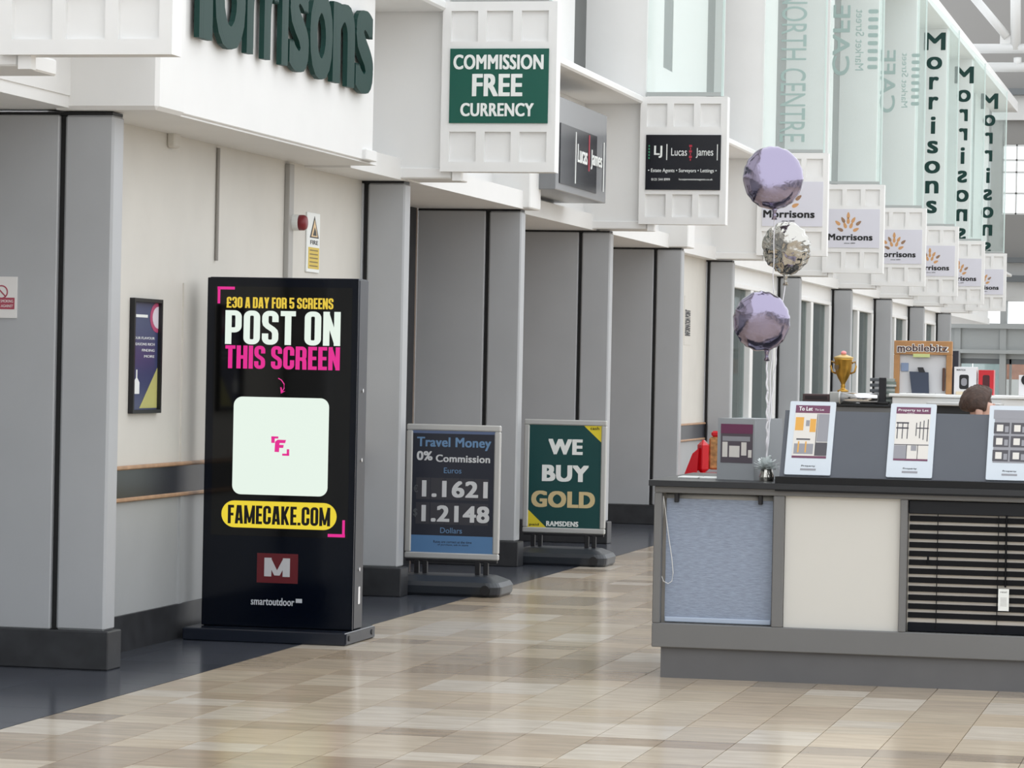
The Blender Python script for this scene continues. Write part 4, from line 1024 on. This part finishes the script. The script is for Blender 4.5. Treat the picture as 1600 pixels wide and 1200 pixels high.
MB().bbox(x1-.16*w, x1-.115*w, YB_-.035, YB_-.01, z0+.02, z0+.5*h, .004).build('strap', mat('strap_brown', (84, 56, 44), .6), mbz)
MB().bbox(x0+.12*w, x0+.25*w, YB_-.012, YB_-.006, z0+.42*h, z0+.58*h, .002).build('picture', mat('picture_blue', (132, 148, 176), .5), mbz)
# boxes beside the frame
def carton(u0, u1, v0, name, label, m, d=.12, off=.1):
    a, b = PY(u0, v0, BKY+off), PY(u1, v0, BKY+off)
    t = thing(name, label, 'box', ((a.x+b.x)/2, BKY+off, bz)); MB().bbox(a.x, b.x, BKY+off, BKY+off+d, bz, a.z, .002).build('carton', m, t)
    return t, a.x, b.x, a.z
t, x0, x1, z1 = carton(1491, 1526, 573, 'watch_box', 'white product box with a black watch printed on it', mat('carton_white', (226, 226, 228), .4))
w, h = x1-x0, z1-bz; yq = BKY+.1
MB().prism([(x, yq-.001, z) for x, z in arc_round(x0+.24*w, x0+.66*w, bz+.2*h, bz+.72*h, .012, 4)], (0, .001, 0)).build('watch_print', M_PRINTK, t)
MB().prism([(x, yq-.0018, z) for x, z in arc_round(x0+.32*w, x0+.58*w, bz+.32*h, bz+.6*h, .016, 4)], (0, .0008, 0)).build('dial_print', mat('photo_grey', (142, 142, 148), .5), t)
text('WATCH', M_PRINTK, t, (x0+.1*w, yq, bz+.86*h), (.4*w, 0, 0), (0, 0, .06*h), .001, .03)
MB().bbox(x0+.1*w, x1, yq-.012, yq-.002, bz, bz+.02, .002).build('tray_lip', mat('card_cream', (222, 208, 180), .5), t)
t, x0, x1, z1 = carton(1529, 1553, 578, 'red_box', 'small red product box right of the white watch box', mat('carton_red', (196, 34, 44), .35))
w, h = x1-x0, z1-bz
MB().prism([(x, yq-.001, z) for x, z in arc_round(x0+.28*w, x0+.74*w, bz+.12*h, bz+.8*h, .01, 4)], (0, .001, 0)).build('print', mat('carton_dark', (70, 22, 28), .4), t)
t, x0, x1, z1 = carton(1488, 1498, 548, 'upright_case', 'tall dark upright case just right of the brown frame', mat('case_navy', (38, 42, 54), .4), .1, .3)
t, x0, x1, z1 = carton(1592, 1612, 586, 'speaker', 'small white speaker with black cone at the right frame edge', mat('carton_white', (226, 226, 228), .4))
MB().tube([((x0+.05), yq-.006, bz+.1), ((x0+.05), yq+.004, bz+.1)], .035, 16).build('cone', M_PRINTK, t)
q0, q1 = PY(1449, 628, BKY-.3), PY(1512, 634, BKY-.3)
o = thing('steel_shelf', 'thin brushed metal shelf edge in front of the white back counter', 'shelf', (q0.x, BKY-.3, q1.z))
MB().bbox(q0.x, q1.x+.2, BKY-.36, BKY-.02, q1.z-.002, q0.z, .004).build('shelf', M_ALU, o)
MB().box(q0.x+.04, q1.x+.2, BKY-.3, BKY-.02, .9, q1.z-.002).build('dark_cabinet', mat('cabinet_dark', (40, 40, 42), .5), o)
# trophy
YT = BKY+.1; tz = 1.42
tc_ = PY(1317, 612, YT); zt_ = PY(1317, 560, YT).z
box0, box1 = PY(1298, 612, YT), PY(1336, 632, YT)
pd = thing('trophy_plinth', 'pale grey block under the gold trophy', 'plinth', (tc_.x, YT, tz))
MB().bbox(box0.x, box1.x, YT-.06, YT+.08, tz, box0.z, .004).build('block', mat('plinth_pale', (176, 176, 172), .4), pd)
tr = thing('trophy', 'gold two-handled trophy cup with a red and pink top', 'trophy', (tc_.x, YT, box0.z))
H = zt_-box0.z; cz = box0.z
M_GOLD = mat('gold', (186, 142, 60), .3, metal=.7); 
MB().lathe([(.036, 0), (.036, .01), (.02, .016), (.012, .028), (.017, .036), (.012, .044), (.016, .058), (.032, .085), (.046, .115), (.053, .15), (.056, H-.012), (.062, H)], 28, (tc_.x, YT, cz)).build('cup', M_GOLD, tr, True)
MB().lathe([(.062, H), (.064, H+.006), (.052, H+.012), (.028, H+.02), (.014, H+.026)], 28, (tc_.x, YT, cz)).build('lid', mat('lid_gold', (200, 172, 110), .35, metal=.4), tr, True)
MB().ball((tc_.x, YT, cz+H+.034), .018, .018, .014, 12, 8).build('finial', mat('finial_pink', (236, 150, 150), .4), tr, True)
for s_ in (-1, 1):
    MB().tube([(tc_.x+s_*.052, YT, cz+H-.03), (tc_.x+s_*.074, YT, cz+H-.02), (tc_.x+s_*.08, YT, cz+H-.05), (tc_.x+s_*.07, YT, cz+H-.085), (tc_.x+s_*.045, YT, cz+H-.095)], .006, 8).build('handle', M_GOLD, tr, True)
MB().prism([(tc_.x-.035+x, YT-.061, cz+H-.06+z) for x, z in ((-.014, .018), (.014, .018), (.014, -.004), (0, -.02), (-.014, -.004))], (0, -.003, 0)).build('badge', mat('badge', (90, 70, 40), .4), tr)
# tray, chrome roll, monitor, stacked cases
q0, q1 = PY(1255, 615, BKY+.05), PY(1296, 630, BKY+.05)
t = thing('letter_tray', 'dark maroon wooden tray left of the trophy', 'tray', (q0.x, BKY+.05, 1.42))
MB().bbox(q0.x, q1.x, BKY+.03, BKY+.2, 1.42, q0.z, .003).build('tray_body', mat('tray_maroon', (70, 52, 52), .5), t)
MB().box(q0.x+.015, q1.x-.012, BKY+.026, BKY+.03, 1.44, q0.z-.012).build('opening', mat('tray_dark', (34, 24, 26), .6), t)
q0, q1 = PY(1312, 632, BKY-.05), PY(1371, 632, BKY-.05)
t = thing('chrome_roll', 'shiny chrome roll and cover lying on the shelf unit', 'roll', (q0.x, BKY-.05, 1.42))
MB().tube([(q0.x, BKY-.04, 1.455), (q1.x, BKY-.04, 1.455)], .03, 20).build('roll', M_CHROME, t, True)
MB().tube([(q0.x-.004, BKY-.04, 1.455), (q0.x+.004, BKY-.04, 1.455)], .04, 16).build('end_cap', M_ALU, t)
q0, q1 = PY(1343, 617, BKY+.06), PY(1372, 630, BKY+.06)
t = thing('card_terminal', 'low black device lying behind the chrome roll', 'device', (q0.x, BKY+.06, 1.42)); MB().bbox(q0.x, q1.x, BKY+.04, BKY+.16, 1.42, q0.z, .006).build('body', M_PRINTK, t)
q0, q1 = PY(1374, 590, BKY+.02), PY(1384, 640, BKY+.02)
t = thing('monitor', 'upright black monitor seen almost edge-on beside the stacked cases', 'monitor', (q0.x, BKY+.02, 1.42))
MB().bbox(q0.x, q1.x, BKY-.0, BKY+.03, 1.43, q0.z, .003).build('panel', M_PRINTK, t); MB().bbox(q0.x-.02, q1.x+.02, BKY-.03, BKY+.06, 1.42, 1.432, .002).build('foot', M_PRINTK, t)
q0, q1 = PY(1385, 572, BKY+.1), PY(1399, 640, BKY+.1)
r5 = random.Random(4); zz = 1.42; n_ = 0
while zz < PY(1385, 592, BKY+.1).z:
    hh = r5.uniform(.012, .02); j = r5.uniform(-.006, .006)
    cc = ((120, 132, 124), (160, 166, 160), (84, 96, 92), (190, 192, 186))[n_ % 4]
    o = MB().bbox(q0.x+j, q1.x+j, BKY+.05, BKY+.19, zz, zz+hh-.001, .001).build('disc_case', mat('case_%d' % (n_ % 4), cc, .4)); tag(o, 'thin plastic case, ' + ('lowest', 'second', 'third', 'fourth', 'fifth', 'sixth', 'seventh', 'eighth', 'ninth', 'tenth', 'eleventh', 'twelfth', 'thirteenth')[n_] + ' from the bottom of the pile left of the brown frame', 'case', 'stacked thin cases left of the frame'); zz += hh; n_ += 1
q0, q1 = PY(1360, 593, BKY+.25), PY(1376, 625, BKY+.25)
t = thing('grey_basket', 'stack of grey wire letter baskets behind the monitor', 'basket', (q0.x, BKY+.3, 1.42))
for k in range(5): z_ = 1.42+k*.035; MB().bbox(q0.x, q1.x, BKY+.22, BKY+.36, z_, z_+.02, .003).build('tray_layer', mat('basket_grey', (96, 100, 104), .4, metal=.3), t)
# red machine near the wall
ry = 34.0
a, b = PY(1072, 735, ry), PY(1122, 676, ry)
rm = thing('red_ride', 'glossy red rounded machine near the wall, seen beyond the kiosk corner', 'machine', ((a.x+b.x)/2, ry, 0))
M_RED = mat('glossy_red', (206, 24, 38), .2, coat=.5)
w = b.x-a.x
MB().bbox(a.x+.05*w, b.x+.25, ry-.25, ry+.25, 0, .52, .05).build('body', M_RED, rm)
MB().bbox(a.x+.42*w, a.x+.78*w, ry-.2, ry-.02, .5, PY(1100, 687, ry).z, .06).build('seat_back', M_RED, rm)
MB().prism([(a.x, ry-.22, .45), (a.x+.45*w, ry-.22, .5), (a.x+.5*w, ry-.22, .78), (a.x+.3*w, ry-.22, .72)], (0, .2, 0)).build('arm', M_RED, rm)
MB().bbox(a.x+.76*w, b.x+.2, ry-.1, ry+.1, .55, .9, .02).build('side_panel', mat('ride_gold', (176, 132, 84), .4, noise=.5, nscale=20), rm)
MB().bbox(b.x-.06, b.x+.1, ry-.1, ry+.1, .9, .965, .02).build('top_box', M_RED, rm)

# ================================================================== PERSON (seated behind the rack)
PYY = 18.6
hc = PY(1533, 633, PYY); hc = Vector((hc.x, PYY, hc.z-.005))
def skin(name, verts, edges, radii, m, parent, root=0, sub=2):
    me = bpy.data.meshes.new(name); me.from_pydata([tuple(v) for v in verts], edges, []); me.update()
    o = bpy.data.objects.new(name, me); COL.objects.link(o)
    md = o.modifiers.new('skin', 'SKIN'); md.use_smooth_shade = True
    for i, r_ in enumerate(radii): me.skin_vertices[0].data[i].radius = r_ if isinstance(r_, tuple) else (r_, r_)
    for i in range(len(verts)): me.skin_vertices[0].data[i].use_root = (i == root)
    o.modifiers.new('sub', 'SUBSURF').levels = sub
    bpy.context.view_layer.update()
    ev = o.evaluated_get(bpy.context.evaluated_depsgraph_get()); m2 = bpy.data.meshes.new_from_object(ev)
    bpy.data.objects.remove(o); m2.materials.clear()
    return link(name, m2, m, parent, True)
pr = thing('person', 'person with short dark brown hair bending behind the display rack, facing right', 'person', (hc.x-.15, PYY, 0))
hx, hy, hz_ = hc
M_SKIN = mat('skin', (214, 172, 154), .5); M_HAIR = mat('hair', (74, 55, 46), .55, noise=.3, nscale=30, stretch=(1, 4, 1), bump=.5, bscale=40); M_JK = mat('jacket', (52, 54, 60), .8); M_TR = mat('trousers', (40, 42, 50), .8)
pel = Vector((hx-.22, hy, .72)); chest = Vector((hx-.13, hy, 1.08)); neck = Vector((hx-.05, hy, 1.24)); jaw = Vector((hx+.0, hy, hz_-.08)); crown = Vector((hx+.01, hy, hz_+.04))
V = [pel, (pel+chest)/2, chest, neck, jaw, Vector((hx, hy, hz_)), crown]
Ed = [(i, i+1) for i in range(6)]; Rr = [.14, .135, .15, .055, .06, .083, .072]
def add(i, pts, rs):
    p_ = i
    for q, r_ in zip(pts, rs): V.append(Vector(q)); Rr.append(r_); Ed.append((p_, len(V)-1)); p_ = len(V)-1
for s_ in (-1, 1):
    sh_ = chest+Vector((0, s_*.18, .06)); el = sh_+Vector((.10, s_*.05, -.26)); wr = el+Vector((.23, -s_*.06, .02)); ha = wr+Vector((.08, 0, 0))
    add(2, (sh_, el, wr, ha), (.06, .045, .032, .038))
    hp = pel+Vector((.05, s_*.1, -.02)); kn = hp+Vector((.42, 0, -.04)); an = kn+Vector((0, 0, -.42)); to = an+Vector((.16, 0, -.03))
    add(0, (hp, kn, an, to), (.085, .065, .045, .035))
body = skin('body', V, Ed, Rr, M_SKIN, pr)
# face details: nose, ears, brow as one small mesh joined under the body
MB().prism([(hx+.083, hy-.012, hz_-.03), (hx+.112, hy, hz_-.045), (hx+.083, hy+.012, hz_-.03), (hx+.08, hy, hz_+.015)], (-.02, 0, 0)).build('nose', M_SKIN, pr, True)
for s_ in (-1, 1):
    MB().ball((hx-.005, hy+s_*.083, hz_-.035), .022, .01, .032, 12, 8).build('ear', M_SKIN, pr, True)
    MB().ball((hx+.078, hy+s_*.032, hz_-.005), .008, .012, .008, 10, 6).build('eye', M_PRINTK, pr, True)
MB().bbox(hx+.07, hx+.084, hy-.022, hy+.022, hz_-.078, hz_-.07, .002).build('mouth', mat('lips', (176, 110, 104), .5), pr)
hm = MB(); su, sv = 40, 22; rh = random.Random(12)
for i in range(sv+1):
    ph = PI*i/sv
    for k in range(su):
        th = 2*PI*k/su; n_ = 1+.035*math.sin(th*9+ph*7)+rh.uniform(-.03, .03)
        X_ = math.sin(ph)*math.cos(th); Y_ = math.sin(ph)*math.sin(th); Z_ = math.cos(ph)
        # hair shell pulled inside the head over the face and neck
        face = max(0, X_-.45)*1.6 + max(0, -Z_-.35)*1.2 - max(0, Z_)*.5
        sc_ = 1 - min(.35, max(0, face))
        hm.v.append((hx-.012+X_*.112*n_*sc_, hy+Y_*.096*n_*sc_, hz_+.012+Z_*.108*n_*sc_))
for i in range(sv):
    for k in range(su): a0 = i*su+k; a1 = i*su+(k+1) % su; hm.f.append((a0, a1, a1+su, a0+su))
hm.build('hair', M_HAIR, pr, True)
V = [pel, (pel+chest)/2, chest, chest+Vector((.03, 0, .09))]; Ed = [(0, 1), (1, 2), (2, 3)]; Rr = [.155, .15, .168, .075]
for s_ in (-1, 1):
    sh_ = chest+Vector((0, s_*.18, .06)); el = sh_+Vector((.10, s_*.05, -.26)); wr = el+Vector((.21, -s_*.055, .018)); add(2, (sh_, el, wr), (.075, .06, .046))
skin('jacket', V, Ed, Rr, M_JK, pr)
V = [pel+Vector((0, 0, .02))]; Ed = []; Rr = [.155]
for s_ in (-1, 1):
    hp = pel+Vector((.05, s_*.1, -.02)); kn = hp+Vector((.42, 0, -.04)); an = kn+Vector((0, 0, -.38)); add(0, (hp, kn, an), (.1, .08, .06))
skin('trousers', V, Ed, Rr, M_TR, pr)
st = thing('stool', 'round black stool under the person behind the kiosk', 'stool', (pel.x, hy, 0))
MB().lathe([(.17, .50), (.18, .52), (.17, .545)], 24, (pel.x, hy, 0)).build('seat', M_PRINTK, st); MB().tube([(pel.x, hy, .03), (pel.x, hy, .50)], .03, 12).build('post', M_CHROME, st); MB().lathe([(.2, 0), (.2, .012), (.05, .03)], 24, (pel.x, hy, 0)).build('foot', M_CHROME, st)

# ================================================================== FAR END OF THE MALL
EY = 80.0
we = sempty('wall_end', (0, EY, 0))
M_EG = mat('end_grey', (150, 153, 152), .5); M_ED = mat('end_dark', (96, 100, 102), .4); M_EP = mat('end_pale', (196, 196, 194), .55); M_EC = mat('end_concrete', (128, 126, 123), .6)
def E(nm, m, u0, u1, v0, v1, d0=0.0, d1=.25):
    vm, um = (v0+v1)/2, (u0+u1)/2
    x0, x1 = PY(u0, vm, EY).x, PY(u1, vm, EY).x; zt_, zb_ = PY(um, v0, EY).z, PY(um, v1, EY).z
    if u1 >= 1600: x1 = 8.0
    return MB().box(x0, x1, EY+d0, EY+d1, zb_, zt_).build(nm, m, we)
E('upper_wall', M_EC, 1440, 1600, -160, 140); E('roof_beam', M_ED, 1440, 1600, 140, 150, -.4, .2); E('roof_beam', M_EP, 1440, 1600, 150, 188, -.15, .2)
E('band', M_EC, 1440, 1567, 188, 335); E('band', M_EC, 1567, 1600, 188, 226)
E('soffit_wall', M_EC, 1440, 1600, 335, 402)
E('beam', M_ED, 1440, 1600, 402, 410, -.3, .2); E('pale_band', M_EP, 1440, 1600, 410, 430); E('beam', M_ED, 1440, 1600, 430, 440, -.3, .2)
E('pale_band', M_EP, 1440, 1600, 440, 470)
E('beam', M_EG, 1440, 1600, 505, 513, -.3, .2); E('beam', M_EG, 1440, 1600, 513, 548, -.15, .2); E('beam', M_EG, 1440, 1600, 546, 552, -.3, .2); E('door_head', M_ED, 1440, 1600, 560, 568)
E('beam', M_EG, 1440, 1600, 552, 560, -.05, .2)
for uu in (1496, 1567): E('post', M_EG, uu-5, uu+5, 470, 690, -.2, .2)
E('post', M_EG, 1576, 1579, 560, 690)
E('clerestory_panel', M_ED, 1440, 1535, 470, 505)
# upper window lattice
wn = sempty('window_11', (PY(1568, 330, EY).x, EY, 6))
def EW(nm, m, u0, u1, v0, v1, d0=0.0, d1=.1):
    x0, x1 = PY(u0, 280, EY).x, PY(u1, 280, EY).x; zt_, zb_ = PY(1580, v0, EY).z, PY(1580, v1, EY).z
    return MB().box(x0, x1, EY+d0, EY+d1, zb_, zt_).build(nm, m, wn)
for uu in range(1567, 2100, 21): EW('mullion', M_EP, uu-1.2, uu+1.2, 226, 335)
for vv in (227, 250, 269, 302, 334): MB().box(PY(1567, vv, EY).x, 8, EY, EY+.1, PY(1580, vv+1.3, EY).z, PY(1580, vv-1.3, EY).z).build('transom', M_EP, wn)
EW('pane', glass_mat('clear_glass', (.93, .95, .95), .03, .05), 1567, 2100, 227, 334, .04, .05)
# door glazing
dn = sempty('door_1', (PY(1530, 690, EY).x, EY, 0))
G_DOOR = glass_mat('door_glass', (.50, .57, .56), .25, .1, (.45, .5, .5))
for u0, u1 in ((1501, 1518), (1519, 1562)):
    x0, x1 = PY(u0, 620, EY).x, PY(u1, 620, EY).x
    MB().box(x0, x1, EY+.05, EY+.06, .02, PY(1530, 568, EY).z).build('pane', G_DOOR, dn)
x0 = PY(1572, 620, EY).x
MB().box(x0, 8, EY+.05, EY+.06, .02, PY(1590, 560, EY).z).build('pane', MATS['clear_glass'], dn)
MB().box(PY(1541, 490, EY).x, 8, EY+.05, EY+.06, PY(1570, 505, EY).z, PY(1570, 470, EY).z).build('pane', MATS['clear_glass'], dn)
# outside: brick building beyond the doors
br = thing('brick_building', 'red brick wall outside beyond the far end doors', 'building', (-5.6, 90, 0))
MB().box(-6.4, 6, 90, 90.5, 1.55, 2.6).build('brick_face', mat('brick', (176, 128, 108), .8, noise=.2, nscale=6), br)
MB().box(-6.4, 6, 90, 90.5, 0, 1.55).build('rendered_base', mat('render', (210, 210, 208), .7), br)
MB().box(-6.5, 6.1, 89.9, 90.6, 2.6, 2.7).build('coping', M_EP, br)
# white tubular truss under the roof
ty = 74.0
tu = thing('roof_truss', 'white tubular steel roof truss in the top right corner', 'truss', (-5, ty, 8))
M_TB = mat('truss_white', (196, 196, 194), .4)
def TB(u0, v0, u1, v1, r=.11, ext=False):
    a, b = PY(u0, v0, ty), PY(u1, v1, ty)
    if ext: b = Vector((8, ty, b.z))
    MB().tube([a, b], r, 14).build('tube', M_TB, tu, True)
TB(1520, 76, 1600, 77, .11, True); TB(1535, 105, 1600, 106, .11, True); TB(1522, -4, 1574, 58, .1); TB(1587, -60, 1587, 78, .12); TB(1590, 90, 1590, 105, .09)
a = PY(1573, 58, ty); MB().bbox(a.x-.15, a.x+.25, ty-.03, ty+.03, a.z-.25, a.z+.05, .01).build('gusset', M_TB, tu)
TB(1640, 70, 1700, -60, .1); TB(1700, -60, 1700, 76, .12)
# raking eaves board along the top of the facade
MB().prism([(-5.9, 12, TOPZ), (-5.25, 12, TOPZ), (-5.25, 12, TOPZ+.25), (-5.9, 12, TOPZ+.4)], (0, 66, 0)).build('eaves', M_WHITE, wu)
# far side of the mall and the end behind the viewer
wr = struct(MB().box(12.0, 12.3, -30, 80, 0, 3.0).build('wall_right', M_WHITE))
for k in range(12):
    y0 = -4+k*6.8
    MB().box(11.95, 12.0, y0, y0+4.6, 0, 2.6).build('shop_front', mat('far_shop', (170, 172, 174), .3), wr)
wb = sempty('wall_back', (0, -30, 0))
for k in range(8): MB().box(-7.0+k*2.7, -6.88+k*2.7, -30.12, -30, 0, 3.4).build('glazing_post', M_EG, wb)
for zz in (2.3, 3.3): MB().box(-7.0, 12.0, -30.1, -30, zz, zz+.12).build('glazing_rail', M_EG, wb)
